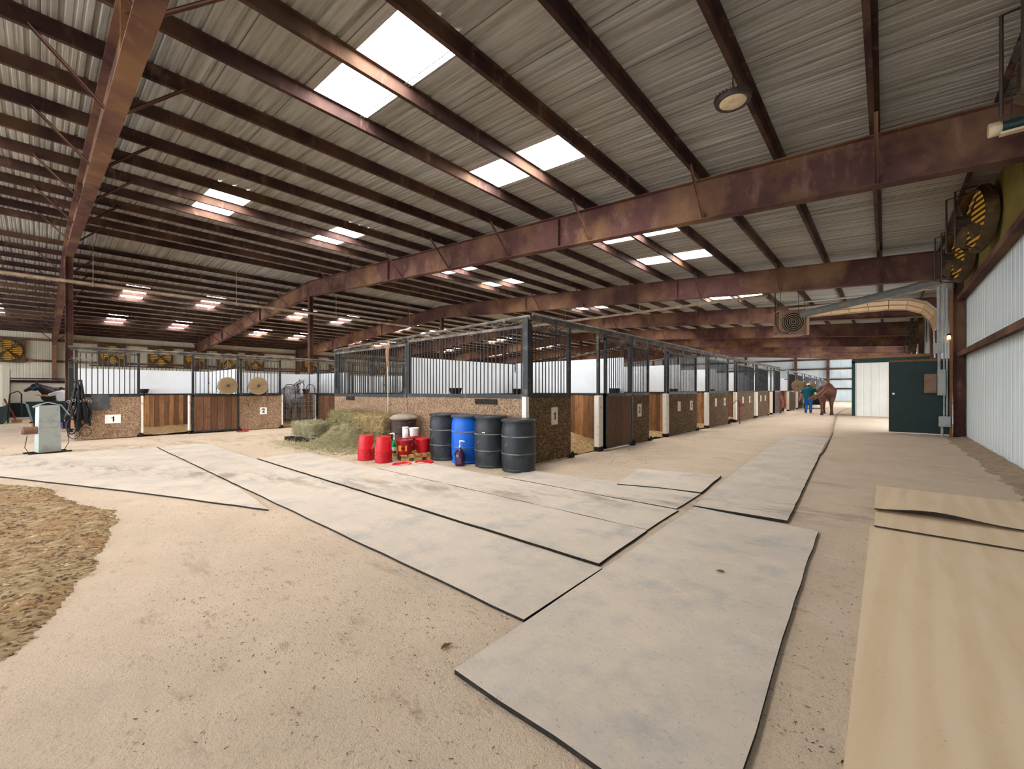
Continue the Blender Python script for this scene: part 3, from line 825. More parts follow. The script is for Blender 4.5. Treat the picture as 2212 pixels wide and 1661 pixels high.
mound('bedding', 'tan wood shavings in the stall between signs two and three', 'bedding', -8.3, 9.7, FX - .02, 13.3, lambda x, y: max(.01, .05 + .06 * nz(x, y, 2) + .02 * nz(x, y, 9)), M['bed'])
mound('bedding', 'tan wood shavings in the stall between signs three and four', 'bedding', -8.3, 13.6, FX - .02, 17.1, lambda x, y: max(.01, .05 + .06 * nz(x, y, 2)), M['bed'], .2)
mound('bedding', 'pale wood shavings in the stall past the red hydrant', 'bedding', -8.3, 17.4, FX - .02, 21.2, lambda x, y: max(.01, .12 + .1 * nz(x, y, 1.5)), M['bed'], .2)
mound('bedding', 'tan wood shavings in the open stall by white sign one', 'bedding', -19.7, .7, LXR - .05, 4.35, lambda x, y: max(.008, .06 + .05 * nz(x, y, 2) + .02 * nz(x, y, 8)), M['bed'])
mound('bedding', 'tan wood shavings under the grey horse', 'bedding', -19.7, 4.5, LXR - .05, 8.15, lambda x, y: max(.008, .03 + .03 * nz(x, y, 2) + .02 * nz(x, y, 8)), M['bed'])
mound('bedding', 'brown shavings in the stall behind the hay bales', 'bedding', -11.95, 5.85, -8.5, 9.5, lambda x, y: max(.01, .06 + .05 * nz(x, y, 2)), M['bed'], .2)

# foreground patch of shavings
PATCH = [(-10.6, -.62), (-9.5, -.38), (-9.03, -.11), (-8.46, .1), (-7.31, .28), (-6.72, .46), (-6.45, .56), (-6.1, .54), (-5.5, .45), (-4.91, .36), (-4.52, .27), (-4.22, .18), (-3.85, .09), (-3.56, .01), (-3.4, -.06), (-3.2, -.2), (-3.0, -.6), (-3.4, -1.6), (-6, -2.2), (-10.6, -2.2)]
def inside(p, poly):
    c = False; n = len(poly)
    for i in range(n):
        a, b = poly[i], poly[(i + 1) % n]
        if (a[1] > p[1]) != (b[1] > p[1]) and p[0] < (b[0] - a[0]) * (p[1] - a[1]) / (b[1] - a[1]) + a[0]: c = not c
    return c
def edge_d(p, poly):
    best = 9; n = len(poly)
    for i in range(n):
        a = V(poly[i]); b = V(poly[(i + 1) % n]); q = V(p); t = max(0, min(1, (q - a).dot(b - a) / max(1e-9, (b - a).length_squared)))
        best = min(best, (q - (a + (b - a) * t)).length)
    return best
def patch_h(x, y):
    q = (x + .12 * nz(x, y, 4), y + .08 * nz(y, x, 4))
    if not inside(q, PATCH): return -.02
    d = edge_d(q, PATCH); k = min(1, d / .18)
    lip = .03 * math.exp(-(d - .12) ** 2 / .008) if x < -4.6 else 0
    return k * (.012 + .022 * (nz(x, y, 2.2) + .6) + .014 * nz(x, y, 8) + .01 * nz(x, y, 21)) + lip * (.6 + .6 * nz(x, y, 6))
mound('shavings', 'brown trampled wood shavings patch spread on the concrete by the edge mat', 'shavings', -10.6, -1.7, -2.9, .75, patch_h, M['dirt'], .022)
mb = MB()
def chip(x, y, z, s):
    a = random.uniform(0, pi); b = random.uniform(-.5, .5); l = s * random.uniform(.6, 1.8); w = s * random.uniform(.25, .6)
    d = V((cos(a), sin(a), sin(b) * .5)) * l; e = V((-sin(a), cos(a), random.uniform(-.4, .4))) * w; c = V((x, y, z + abs(d.z) + abs(e.z) + .001))
    mb.add([c - d - e, c + d - e * .6, c + d * .8 + e, c - d * .9 + e * .7], [(0, 1, 2, 3)])
n = 0
while n < 4500:
    x = random.uniform(-9.5, -2.9); y = random.uniform(-1.2, .6)
    h = patch_h(x, y)
    if h < 0: continue
    chip(x, y, h, .014); n += 1
for i in range(16000):
    r = random.random() ** .6 * 5.; t = random.uniform(.25, 2.6)
    x, y = -r * cos(t) * 1.5 - .8, r * sin(t)
    if nz(x, y, 1.1) < -.25 and random.random() < .7: continue
    if x > 1.2: continue
    chip(x, y, .001, random.choice((.003, .004, .005, .006)))
for i in range(2500):
    x = random.uniform(-9, -4.2); y = random.uniform(4.0, 5.7)
    chip(x, y, .001, .007)
for i in range(1500):
    x = random.gauss(-4.2, .45); y = random.gauss(8., 1.)
    if x > -4.7: chip(x, y, .001, .009)
tag(mb.build('chips', M['chip']), 'tiny wood chips scattered over the dusty concrete', 'shavings', None, 'stuff')

mound('dirt', 'dark dirt gathered along the foot of the pale side wall', 'dirt', 1.15, 5.6, RX - .015, 17.2, lambda x, y: -.004 + .05 * max(0, (x - 1.22 + .1 * nz(x, y, 2.5) + .05 * nz(x, y, 11)) / .45) ** 1.3, simple('wall_foot_dirt', (168, 146, 122), .95, ((9, (128, 106, 84), .45, .65, .7), (3, (110, 92, 74), .55, .7, .6)), (40, .9, .02), space='world'), .03)
# ------------------------------------------------------------------ rubber mats and plywood
def mat(label, poly, h=.018, jag=.006):
    pts = []; n = len(poly)
    for i in range(n):
        a = V(poly[i]); b = V(poly[(i + 1) % n]); k = max(1, int((b - a).length / .25))
        for j in range(k):
            p = a + (b - a) * (j / k); pts.append((p.x + (random.uniform(-jag, jag) if j else 0), p.y + (random.uniform(-jag, jag) if j else 0)))
    mb = MB(); mb.prism(pts, 0.001, h, 0, 1)
    return tag(mb.build('rubber_mat', [M['rubber'], M['mat']]), label, 'mat', 'rubber floor mats')
mat('big dusty rubber mat lying lengthwise beside the plywood', [(-1.53, 1.31), (-.36, 1.31), (-.43, 3.2), (-.47, 4.88), (-1.62, 4.96)], .024)
mat('long rubber runner mat leading down the aisle to the horse', [(-1.64, 4.98), (-.74, 5.03), (-.88, 8.0), (-1.02, 11.), (-1.16, 14.5), (-2.1, 14.4), (-2.0, 11), (-1.85, 8)], .032)
mat('longest crosswise rubber mat, bordering the bare gritty concrete', [(-1.57, 1.87), (-1.585, 2.80), (-12.75, 2.78), (-12.85, 1.84)])
mat('second crosswise rubber mat, between the longest mat and the drums', [(-1.64, 2.85), (-1.69, 3.84), (-9.2, 3.80), (-9.2, 2.83)], .022)
mat('third crosswise rubber mat counted from the gritty concrete', [(-1.7, 3.865), (-1.72, 4.73), (-6.5, 4.72), (-6.5, 3.845)], .017)
mat('fourth crosswise rubber mat, its end by the runner mat', [(-1.76, 4.76), (-1.78, 5.66), (-4.4, 5.45), (-4.4, 4.75)], .017)
mat('small square rubber mat with a curled torn edge near the corner drum', [(-1.78, 5.69), (-1.9, 7.02), (-3.12, 6.72), (-2.83, 5.42), (-2.3, 5.6)], .03)
mat('slanting rubber mat ending in a point, beside the shavings patch', [(-5.15, 1.70), (-6.6, 1.81), (-12.7, 1.80), (-13.3, -.55), (-10.26, -.42), (-7.5, .78)], .02)

def sheet(label, x0, y0, x1, y1, z, lift=None):
    nx, ny = 16, 12; vs = []; fs = []; dark = []
    for s in (0, 1):
        for j in range(ny + 1):
            for i in range(nx + 1):
                u, v = i / nx, j / ny; zz = z + (lift(u, v) if lift else 0)
                vs.append((x0 + (x1 - x0) * u, y0 + (y1 - y0) * v, zz + .012 * s))
    N = (nx + 1) * (ny + 1)
    for j in range(ny):
        for i in range(nx):
            a = j * (nx + 1) + i; fs.append((N + a, N + a + 1, N + a + nx + 2, N + a + nx + 1)); fs.append((a + nx + 1, a + nx + 2, a + 1, a))
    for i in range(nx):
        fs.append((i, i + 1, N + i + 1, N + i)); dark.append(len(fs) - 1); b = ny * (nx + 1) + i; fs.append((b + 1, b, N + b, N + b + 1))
    for j in range(ny):
        a = j * (nx + 1); fs.append((a + nx + 1, a, N + a, N + a + nx + 1)); b = a + nx; fs.append((b, b + nx + 1, N + b + nx + 1, N + b))
    mb = MB(); mb.add(vs, fs)
    for k in dark: mb.mi[k] = 1  # dirty front edge, darkened to stand in for the shaded gap below the sheet
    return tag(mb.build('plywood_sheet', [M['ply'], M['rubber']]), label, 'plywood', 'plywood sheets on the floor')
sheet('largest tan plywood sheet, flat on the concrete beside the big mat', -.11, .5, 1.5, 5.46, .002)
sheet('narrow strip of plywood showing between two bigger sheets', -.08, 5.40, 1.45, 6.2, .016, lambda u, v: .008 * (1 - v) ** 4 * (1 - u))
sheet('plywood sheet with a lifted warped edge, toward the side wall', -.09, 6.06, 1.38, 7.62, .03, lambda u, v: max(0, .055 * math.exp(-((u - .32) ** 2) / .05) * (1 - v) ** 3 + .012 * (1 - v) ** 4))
for (x, y, s, nm) in ((-.9, 3.3, .035, 'in the middle of the big mat'), (-1.72, 1.42, .04, 'beside the corner of the big mat'), (.28, 2.1, .03, 'on the largest plywood sheet')):
    mb = MB(); a = random.uniform(0, 6); z = .026 if nm.startswith('in') else .004 if nm.startswith('beside') else .016
    for k in (-1, 1):
        mb.add([(-s, 0, .004), (0, k * s * .45, .012), (s * .6, k * s * .3, .01), (s, 0, .003), (0, 0, .002)], [(0, 1, 4), (1, 2, 4), (2, 3, 4)])
    tag(mb.build('dry_leaf', M['leaf'], None, (x, y, z), a), 'single brown dry leaf lying %s' % nm, 'leaf')

# ------------------------------------------------------------------ drums, bin, buckets
def make_drum(label, loc, mat, h=.88, r=.285, rot=0):
    g = thing('plastic_drum', label, 'drum', loc, rot, 'drums in front of the end wall')
    p = [(0, 0), (r - .03, 0), (r - .008, .012), (r - .005, .035), (r - .02, .05), (r - .012, .1), (r, .16)]
    for zr in (.3, .4, .5, .6): p += [(r + .002, zr)]
    p += [(r, h - .17), (r - .012, h - .09), (r - .03, h - .05), (r - .03, h - .03)]
    mb = MB(); mb.lathe(p, 40); mb.build('barrel_shell', mat, g, smooth=True)
    for zr in (.3, .585):
        mb = MB(); mb.lathe([(r - .002, zr - .012), (r + .007, zr - .005), (r + .007, zr + .005), (r - .002, zr + .012)], 40); mb.build('rolling_hoop', M['lidgrey'], g, smooth=True)
    mb = MB(); mb.lathe([(0, h - .032), (r - .01, h - .05), (r + .006, h - .045), (r + .008, h - .018), (r - .002, h - .004), (r - .03, h - .004), (r - .045, h - .014), (0, h - .008)], 40)
    l = mb.build('drum_lid', M['lidgrey'], g, smooth=True)
    mb = MB(); mb.lathe([(r - .012, h - .052), (r + .009, h - .047), (r + .011, h - .018), (r - .001, h - .002), (r - .02, h - .003)], 40); mb.build('lid_rim', mat if mat is M['barrel'] else M['lidgrey2'], g, smooth=True); l['label'] = 'dusty grey lid'
    return g
make_drum('dark grey plastic drum standing first, beside the red pails', (-6.5, 5.3, 0), M['barrel'], .9, .28)
make_drum('bright blue plastic drum with a dark lid', (-5.9, 5.35, 0), M['barrelB'], .89, .28)
g3 = make_drum('tall black plastic drum beside the blue drum, with a white scuff mark', (-5.27, 5.36, 0), M['barrel'], .9, .29)
mb = MB(); mb.box(-.028, -.002, -.008, .028, .002, .008); mb.build('white_tag', M['sign'], g3, (.1, -.282, .62), (0, 0, .35))
mb = MB(); mb.box(-.04, -.003, -.08, .04, .003, .08); mb.build('orange_tag', M['orange'], g3, (-.27, -.115, .52), (0, 0, -1.17))
make_drum('black plastic drum closest to the stall corner and sign one', (-4.63, 5.38, 0), M['barrel'], .87, .29)

g = thing('trash_bin', 'round brown trash bin with a dusty domed lid behind the pails', 'bin', (-7.98, 5.36, 0))
mb = MB(); mb.lathe([(0, 0), (.2, 0), (.21, .02), (.235, .4), (.255, .42), (.27, .68), (.285, .69), (.285, .72), (.27, .72), (0, .71)], 32); mb.build('bin_body', M['browncan'], g, smooth=True)
mb = MB(); mb.lathe([(.285, .715), (.295, .72), (.295, .755), (.27, .765), (.22, .805), (.1, .83), (0, .835)], 32); mb.build('bin_lid', M['dustlid'], g, smooth=True)
for s in (-1, 1):
    mb = MB(); mb.tube([(s * .27, -.06, .64), (s * .33, -.05, .66), (s * .33, .05, .66), (s * .27, .06, .64)], .012, 6); mb.build('handle', M['browncan'], g)

# bucket, base down at origin (radius grows upward)
def bucket_meshes(r=.155, h=.27, mat=None):
    mb = MB(); mb.lathe([(0, 0), (r * .83, 0), (r * .85, .01), (r * .95, h - .045), (r * .955, h - .016), (r * 1.03, h - .016), (r * 1.03, h), (r * .96, h), (r * .94, h - .02), (r * .82, .02), (0, .02)], 28)
    b = mb.mesh('bucket_body', mat or M['red'], True)
    mb = MB(); pts = [(r * 1.0 * cos(t), -r * 1.02 * sin(t) * .35 - .02, h - .04 - r * .95 * sin(t)) for t in [pi * i / 10 for i in range(11)]]
    mb.tube(pts, .0035, 6); hd = mb.mesh('wire_handle', M['wire'], True)
    mb = MB(); mb.lathe([(0, h - .002), (r * .9, h - .002), (r * .93, h + .006), (r * 1.03, h + .006), (r * 1.04, h - .02), (r * 1.01, h - .02)], 28); ld = mb.mesh('snap_lid', mat or M['red'], True)
    return b, hd, ld
bb, bh, bl = bucket_meshes()
bproto = thing('red_bucket', 'upturned red bucket topping the stack closest to the hay', 'bucket', (-7.54, 4.22, 0), 0, 'nested upturned red buckets')
put('bucket_body', bb, bproto); put('wire_handle', bh, bproto)
NB = 7; STEP = .033
for (sx, sy, nm, a0) in ((-7.54, 4.22, 'the stack closest to the hay', .3), (-7.05, 4.3, 'the stack beside the small pallet', 1.2)):
    for k in range(NB):
        lb = ('upturned red bucket topping %s' % nm) if k == NB - 1 else 'upturned red bucket, %s from bottom of %s' % (ORD[k], nm)
        z = .27 + STEP * k + .01
        if nm.endswith('hay') and k == NB - 1: bproto.location = (sx, sy, z); bproto.rotation_euler = (pi, 0, a0); continue
        dup(bproto, (sx + random.uniform(-.003, .003), sy, z), (pi, 0, a0 + random.uniform(-.8, .8)), lb)

# small wooden pallet with pails
PA = V((-6.8, 4.53)); pa = V((-.12, .62)); pb = V((-.76, .28))
g = thing('wooden_pallet', 'small yellow wood pallet under the red pails', 'pallet', (PA.x, PA.y, 0), atan2(pb.y, pb.x))
LL, WW = pb.length, pa.length
for k in range(5):
    mb = MB(); mb.box(0, -WW + k * (WW - .1) / 4, .1, LL, -WW + .1 + k * (WW - .1) / 4, .12); mb.build('deck_board', M['palletwood'], g)
for k in range(3):
    mb = MB(); x = k * (LL - .05) / 2; mb.box(x, -WW, .0, x + .05, -WW + .14, .1); mb.box(x, -WW * .62, 0, x + .05, -WW * .38, .1); mb.box(x, -.14, 0, x + .05, 0, .1); mb.box(x, -WW, .06, x + .05, 0, .1); mb.build('stringer', M['palletwood'], g)
PZ = .12
def pail(label, loc, mat, rot, lid=True, r=.155, h=.27, lidmat=None):
    b, hd, ld = bucket_meshes(r, h, mat)
    g = thing('plastic_pail', label, 'pail', loc, rot, 'pails on the pallet')
    put('pail_body', b, g); put('wire_handle', hd, g)
    if lid: put('snap_lid', ld, g)
    return g
q = pail('dark red pail with an orange picture label, at the front of the pallet', (-6.94, 4.68, PZ), M['red2'], .9)
mb = MB()
for i in range(10):
    a0, a1 = -2.35 + i * .12, -2.35 + (i + 1) * .12
    for (z0, z1, mi) in ((.07, .18, 0),):
        r0, r1 = .1385 + .018 * z0 / .27, .1385 + .018 * z1 / .27
        mb.add([(r0 * cos(a0), r0 * sin(a0), z0), (r0 * cos(a1), r0 * sin(a1), z0), (r1 * cos(a1), r1 * sin(a1), z1), (r1 * cos(a0), r1 * sin(a0), z1)], [(0, 1, 2, 3)], 1 if i in (4, 5, 6, 7) else 0)
mb.build('paper_label', [M['orange'], M['red2']], q)
mb = MB()
for i in range(3):
    a = -1.83 + i * .11; r = .148; mb.sphere((r * cos(a), r * sin(a), .12 + .012 * (i % 2)), (.012, .012, .02), 8, 6)
mb.build('label_picture', M['leather'], q)
pail('dark red lidded pail carrying the white canister', (-7.22, 4.9, PZ), M['red2'], 2.5)
pail('red pail at the back of the pallet under the small white pail', (-7.36, 5.2, PZ), M['red'], 2.2)
pail('red lidded pail with a wire bail, next to the first drum', (-6.91, 5.1, PZ), M['red'], 1.0)
g = thing('canister', 'plain white tall canister standing on a red pail', 'canister', (-7.2, 4.88, PZ + .277), 0)
mb = MB(); mb.lathe([(0, 0), (.055, 0), (.058, .01), (.058, .19), (.05, .2)], 20); mb.build('canister_body', M['whiteplastic'], g, smooth=True)
mb = MB(); mb.lathe([(.06, .185), (.062, .19), (.062, .215), (.055, .22), (0, .22)], 20); mb.build('canister_lid', M['whiteplastic'], g, smooth=True)
pail('small white pail standing on a red pail at the pallet back', (-7.36, 5.2, PZ + .277), M['whiteplastic'], 1.3, True, .1, .165)

def pump_bottle(name, label, loc, rot, body_mat, prof, zneck, side):
    g = thing(name, label, 'bottle', loc, rot)
    mb = MB(); mb.lathe(prof, 20); mb.build('bottle_body', body_mat, g, smooth=True)
    mb = MB(); mb.lathe([(.018, zneck), (.018, zneck + .03), (.008, zneck + .035), (.007, zneck + .09)], 12); mb.tube([(0, 0, zneck + .09), (0, 0, zneck + .115), (side * .03, 0, zneck + .12), (side * .085, 0, zneck + .108)], [.016, .016, .012, .007], 8)
    mb.build('pump', M['whiteplastic'], g, smooth=True); return g
jug = pump_bottle('pump_jug', 'purple gallon jug with white pump in front of the blue drum', (-5.69, 5.0, 0), PH, M['purple'], [(0, 0), (.08, 0), (.088, .012), (.088, .19), (.08, .22), (.045, .285), (.022, .305), (.02, .33), (0, .33)], .325, 1)
mb = MB(); mb.tube([(-.05, 0, .28), (-.09, 0, .25), (-.095, 0, .2), (-.08, 0, .17)], .013, 8); mb.build('handle', M['purple'], jug, smooth=True)
mb = MB(); mb.box(-.05, -.09, .05, .03, -.086, .15); mb.build('jug_label', simple('dark_purple_label', (84, 56, 84), .6), jug)
bt = pump_bottle('soap_bottle', 'green soap bottle with white pump on the pallet', (-7.2, 4.62, PZ), PH, M['greenplastic'], [(0, 0), (.045, 0), (.05, .01), (.05, .18), (.04, .22), (.018, .25), (.016, .27), (0, .27)], .265, -1)
mb = MB(); mb.lathe([(.0508, .05), (.0508, .12)], 20); mb.build('paper_label', M['whiteplastic'], bt)

def bucket_lid_thing(label, loc, rot=0):
    mb = MB(); mb.lathe([(.0, .012), (.1, .012), (.12, .008), (.14, .02), (.165, .024), (.172, .016), (.17, .0), (.16, .0), (0, .004)], 32)
    tag(mb.build('bucket_cover', M['red'], None, loc, rot, smooth=True), label, 'bucket lid', 'red bucket lids on the floor')
bucket_lid_thing('red bucket lid on the floor closest to the bucket stacks', (-6.54, 4.36, 0.001))
bucket_lid_thing('red bucket lid on the floor just in front of the first drum', (-6.42, 4.76, 0.001))
bucket_lid_thing('red bucket lid on the floor below white sign two', (-15.65, 4.4, 0.001))

# hay
def strand(mb, p, d, l, w=.0035):
    d = V(d).normalized() * l; s = d.cross(V((random.random() - .5, random.random() - .5, random.random() - .5)))
    if s.length < 1e-6: return
    s = s.normalized() * w; k = d.cross(s).normalized() * w
    m = V(p) + d * .5 + V((0, 0, random.uniform(-.2, .12) * l))
    a, b, e = V(p), m, V(p) + d
    mb.add([a - s, a + s, a + k, b - s, b + s, b + k, e], [(0, 1, 4, 3), (1, 2, 5, 4), (2, 0, 3, 5), (3, 4, 6), (4, 5, 6), (5, 3, 6)])
def bale(label, x0, y0, z0, x1, y1, z1, mat, rot=0):
    cx, cy, cz = (x0 + x1) / 2, (y0 + y1) / 2, z0
    g = thing('hay_bale', label, 'hay bale', (cx, cy, cz), rot, 'stacked hay bales')
    hx, hy, hz = (x1 - x0) / 2, (y1 - y0) / 2, z1 - z0; mb = MB(); nn = 14
    faces = [((-hx, -hy, 0), (2 * hx, 0, 0), (0, 0, hz)), ((hx, -hy, 0), (0, 2 * hy, 0), (0, 0, hz)), ((hx, hy, 0), (-2 * hx, 0, 0), (0, 0, hz)), ((-hx, hy, 0), (0, -2 * hy, 0), (0, 0, hz)), ((-hx, -hy, hz), (2 * hx, 0, 0), (0, 2 * hy, 0)), ((-hx, hy, 0), (2 * hx, 0, 0), (0, -2 * hy, 0))]
    def jig(p):
        q = V(p); c = V((0, 0, hz / 2)); r = .05
        e = [max(0, abs(q.x) - (hx - r)) / r, max(0, abs(q.y) - (hy - r)) / r, max(0, abs(q.z - hz / 2) - (hz / 2 - r)) / r]
        if sum(1 for t in e if t > .5) >= 2: q = c + (q - c) * .955
        nn_ = noise.noise_vector(q * 9 + V((cx, cy, cz))) * .022
        if abs(q.z) < .01: nn_.z = abs(nn_.z)
        return q + nn_
    for (o, a, b) in faces:
        vs = []; fs = []
        for j in range(nn + 1):
            for i in range(nn + 1): vs.append(tuple(jig(V(o) + V(a) * (i / nn) + V(b) * (j / nn))))
        for j in range(nn):
            for i in range(nn):
                k = j * (nn + 1) + i; fs.append((k, k + 1, k + nn + 2, k + nn + 1))
        mb.add(vs, fs)
        for _ in range(520 if o[2] == hz or o[1] < 0 or a[1] > 0 else 60):
            p = V(o) + V(a) * random.random() + V(b) * random.random(); nrm = V(a).cross(V(b)).normalized()
            d = (V(a).normalized() * random.uniform(-1, 1) + V(b).normalized() * random.uniform(-1, .6) + nrm * random.uniform(.05, .6))
            if p.z < .03: continue
            strand(mb, p + nrm * .006, d, random.uniform(.05, .15), .005)
    mb.build('bale_body', mat, g)
    for s in (-.4, .4):
        mt = MB(); y = s * hy * 1.1; e = .012
        mt.tube([(-hx - e, y, .03), (-hx - e, y, hz - .03), (-hx + .03, y, hz + e), (hx - .03, y, hz + e), (hx + e, y, hz - .03), (hx + e, y, .03)], .003, 5); mt.build('twine', M['twine'], g)
    return g
bale('tan hay bale on top of the stack, nearest the brown bin', -9.55, 5.0, .39, -8.28, 5.55, .77, M['hayT'], .02)
bale('green hay bale on top of the stack, in front of the rear stall bars', -10.95, 5.05, .40, -9.66, 5.6, .80, M['hayG'], -.02)
bale('hay bale at floor level below the tan top bale', -9.5, 5.02, 0.002, -8.3, 5.56, .38, M['hayG'])
bale('hay bale at floor level below the green top bale', -10.9, 5.05, 0.002, -9.6, 5.58, .385, M['hayG'])
bale('pale crumbling hay bale on the black plastic pallet', -12.1, 4.62, .1, -11.0, 5.25, .48, M['hayP'], .06)
mb = MB()
for k in range(6): mb.box(-12.15 + k * .24, 4.4, .07, -11.99 + k * .24, 5.3, .1)
for k in range(3): mb.box(-12.15, 4.4 + k * .38, 0, -10.8, 4.54 + k * .38, .07)
tag(mb.build('plastic_pallet', M['rubber']), 'low black plastic pallet under the pale hay bale', 'pallet')
mb = MB(); mb.lathe([(.0, -.06), (.05, -.06), (.055, -.05), (.055, .05), (.05, .06), (0, .06)], 16, (0, 0, .055), axis='x')
tag(mb.build('plastic_roller', M['bluebin'], None, (-10.55, 4.5, 0), .3, smooth=True), 'small dark blue plastic cylinder in front of the pale bale', 'container')
mb = MB()
def heap_h(x, y):
    return .42 * math.exp(-((x + 9.95) ** 2 / .35 + (y - 5.0) ** 2 / .1)) + .3 * math.exp(-((x + 9.2) ** 2 / .22 + (y - 4.9) ** 2 / .06)) + .07 * math.exp(-((x + 10.1) ** 2 / .9 + (y - 4.65) ** 2 / .07))
nx, ny = 80, 44; vs = []; fs = []
for j in range(ny + 1):
    for i in range(nx + 1):
        x = -11.9 + 3.7 * i / nx; y = 3.55 + 1.5 * j / ny; h = heap_h(x, y); vs.append((x, y, h * (1 + .25 * nz(x, y, 7)) + .012 * nz(x, y, 15) * min(1, h * 20) - .004 if h > .02 else -.01))
for j in range(ny):
    for i in range(nx):
        a = j * (nx + 1) + i; fs.append((a, a + 1, a + nx + 2, a + nx + 1))
mb.add(vs, fs)
n = 0
while n < 11000:
    x = random.uniform(-12.2, -8.3); y = random.gauss(4.5, .4)
    if y > 5.05 or y < 3.3: continue
    h = heap_h(x, y)
    if random.random() > .12 * math.exp(-((x + 10.2) ** 2 / 2.2 + (y - 4.3) ** 2 / .3)) + h * 4: continue
    strand(mb, (x, y, max(.003, h * (1 + .25 * nz(x, y, 7)))), (random.uniform(-1, 1), random.uniform(-1, .6), random.uniform(-.25, .35)), random.uniform(.06, .2), .005); n += 1
tag(mb.build('loose_hay', M['strand']), 'loose pale green hay spilled in front of the stacked bales', 'hay', None, 'stuff')
mb = MB()
for _ in range(1500):
    a = random.uniform(0, 6.28); r = random.random() ** .5 * .35; h = .42 * (1 - (r / .38) ** 2)
    strand(mb, (r * cos(a), r * sin(a), h * random.random()), (random.uniform(-1, 1), random.uniform(-1, 1), random.uniform(-.3, .4)), random.uniform(.08, .18), .004)
tag(mb.build('hay_heap', M['hayG'], None, (-16.85, 7.5, .0)), 'green hay heap on the stall floor beside the grey horse', 'hay', None, 'stuff')
# thin rod against the end wall and hanging twine
mb = MB(); mb.tube([(-9.15, FYB - .04, 0.), (-9.15, FYB - .04, 1.95)], .008, 6)
tag(mb.build('steel_rod', M['wire']), 'thin grey rod standing against the end wall above the bin', 'rod')
mb = MB()
for k in range(7):
    dx = random.uniform(-.05, .05); mb.tube([(dx, 0, 0), (dx * 1.6 + random.uniform(-.04, .04), -.03, -.25), (dx * .8, -.02, -.5 - .07 * k)], .006, 5)
mb.tube([(-.15, -.02, -.12), (-.1, -.04, -.02), (0, -.03, .03), (.1, -.04, -.03), (.12, -.03, -.2)], .006, 5)
tag(mb.build('twine_bundle', M['twine'], None, (-9.15, FYB - .03, 2.56)), 'bundle of tan baling twine hanging from the end wall rail', 'twine')

# black feed tubs seen over the dividers
def feeder(label, loc, w=.28):
    g = thing('feed_tub', label, 'feeder', loc, 0, 'black feed tubs')
    mb = MB(); mb.lathe([(w * .35, 0), (w * .46, .1), (w * .5, .14), (w * .5, .16), (w * .46, .16), (w * .33, .03), (0, .02)], 18); mb.build('tub', M['leather'], g, smooth=True)
    mb = MB(); mb.box(-.02, -.02, -.1, .02, .02, .1); mb.build('bracket', M['leather'], g)
for (x, y, nm) in ((-19.55, 2.45, 'on the back wall of the open stall by white sign one'), (-17.2, 4.3, 'behind the sliding door with the fan'), (-16.9, 5.4, 'behind white sign two'), (-16.9, 6.9, 'beside the grey horse'), (-6.95, 5.98, 'inside the bars above the drums'), (-4.98, 9.4, 'inside the barred plank door'), (-4.98, 13.25, 'inside the bars above sign three'), (-4.98, 17.05, 'inside the bars above sign four'), (-8.1, 9.35, 'in the far corner of the stall behind the drums')):
    feeder('round black feed tub %s' % nm, (x, y, 1.24))

mb = MB(); random.seed(11)
def wisp(a, b, n, drop):
    for _ in range(n):
        p = V(a).lerp(V(b), random.random()); strand(mb, p + V((random.uniform(-.02, .02), random.uniform(-.03, .03), random.uniform(-.02, .04))), (random.uniform(-1, 1), random.uniform(-1, 1), random.uniform(-.9, .5)), random.uniform(.05, drop), .0025)
wisp((-12.0, FYB, 2.46), (FX, FYB, 2.56), 500, .16); wisp((FX, FYB, 2.55), (FX, 7.1, 2.55), 160, .18); wisp((FX, 8.3, 2.5), (FX, 29, 2.5), 700, .16)
wisp((LXR, .6, 2.42), (LXR, 8, 2.42), 240, .14); wisp((LXR, .6, 2.2), (LXR, 1., 2.2), 160, .2)
tag(mb.build('hay_wisps', simple('grey_cobweb', (150, 140, 126), .9)), 'dusty wisps of hay and cobweb caught along the stall top rails', 'hay wisps', None, 'stuff')
# ------------------------------------------------------------------ left side clutter
# stall fans
def round_fan(label, loc, rot, R=.27, group='round fans on stall bars'):
    g = thing('stall_fan', label, 'fan', loc, rot, group)   # faces local -y
    mb = MB()
    for k in range(7): r = R * (k + 1) / 7; mb.tube([(r * cos(2 * pi * i / 28), -.07 - .03 * (1 - r / R), r * sin(2 * pi * i / 28)) for i in range(29)], .004, 5, False)
    for k in range(14): a = 2 * pi * k / 14; mb.tube([(.04 * cos(a), -.1, .04 * sin(a)), (R * cos(a), -.07, R * sin(a)), (R * cos(a), .05, R * sin(a))], .003, 5)
    mb.build('wire_guard', M['fanguard'], g)
    mb = MB(); mb.lathe([(R, -.07), (R + .008, -.02), (R, .06)], 32, axis='y'); mb.build('fan_ring', M['fanguard'], g)
    for k in range(4):
        a0 = 2 * pi * k / 4; vs = []
        for i in range(6):
            a = a0 + i * .2; vs += [(.05 * cos(a), -.03 + .012 * i, .05 * sin(a)), ((R - .03) * cos(a), -.035 + .014 * i, (R - .03) * sin(a))]
        vs2 = [(p[0], p[1] + .004, p[2]) for p in vs]; mb = MB()
        mb.add(vs, [(2 * i, 2 * i + 1, 2 * i + 3, 2 * i + 2) for i in range(5)]); mb.add(vs2, [(2 * i, 2 * i + 2, 2 * i + 3, 2 * i + 1) for i in range(5)])
        mb.build('blade', M['fandisc'], g)
    mb = MB(); mb.lathe([(0, -.1), (.05, -.09), (.06, .02), (.05, .12), (0, .13)], 16, axis='y'); mb.build('motor', M['darkmetal'], g, smooth=True)
    mb = MB(); mb.tube([(R, .02, 0), (R + .02, .05, -R * .6), (.1, .06, -R - .03), (-.1, .06, -R - .03), (-R - .02, .05, -R * .6), (-R, .02, 0)], .008, 6); mb.build('yoke', M['darkmetal'], g)
    return g
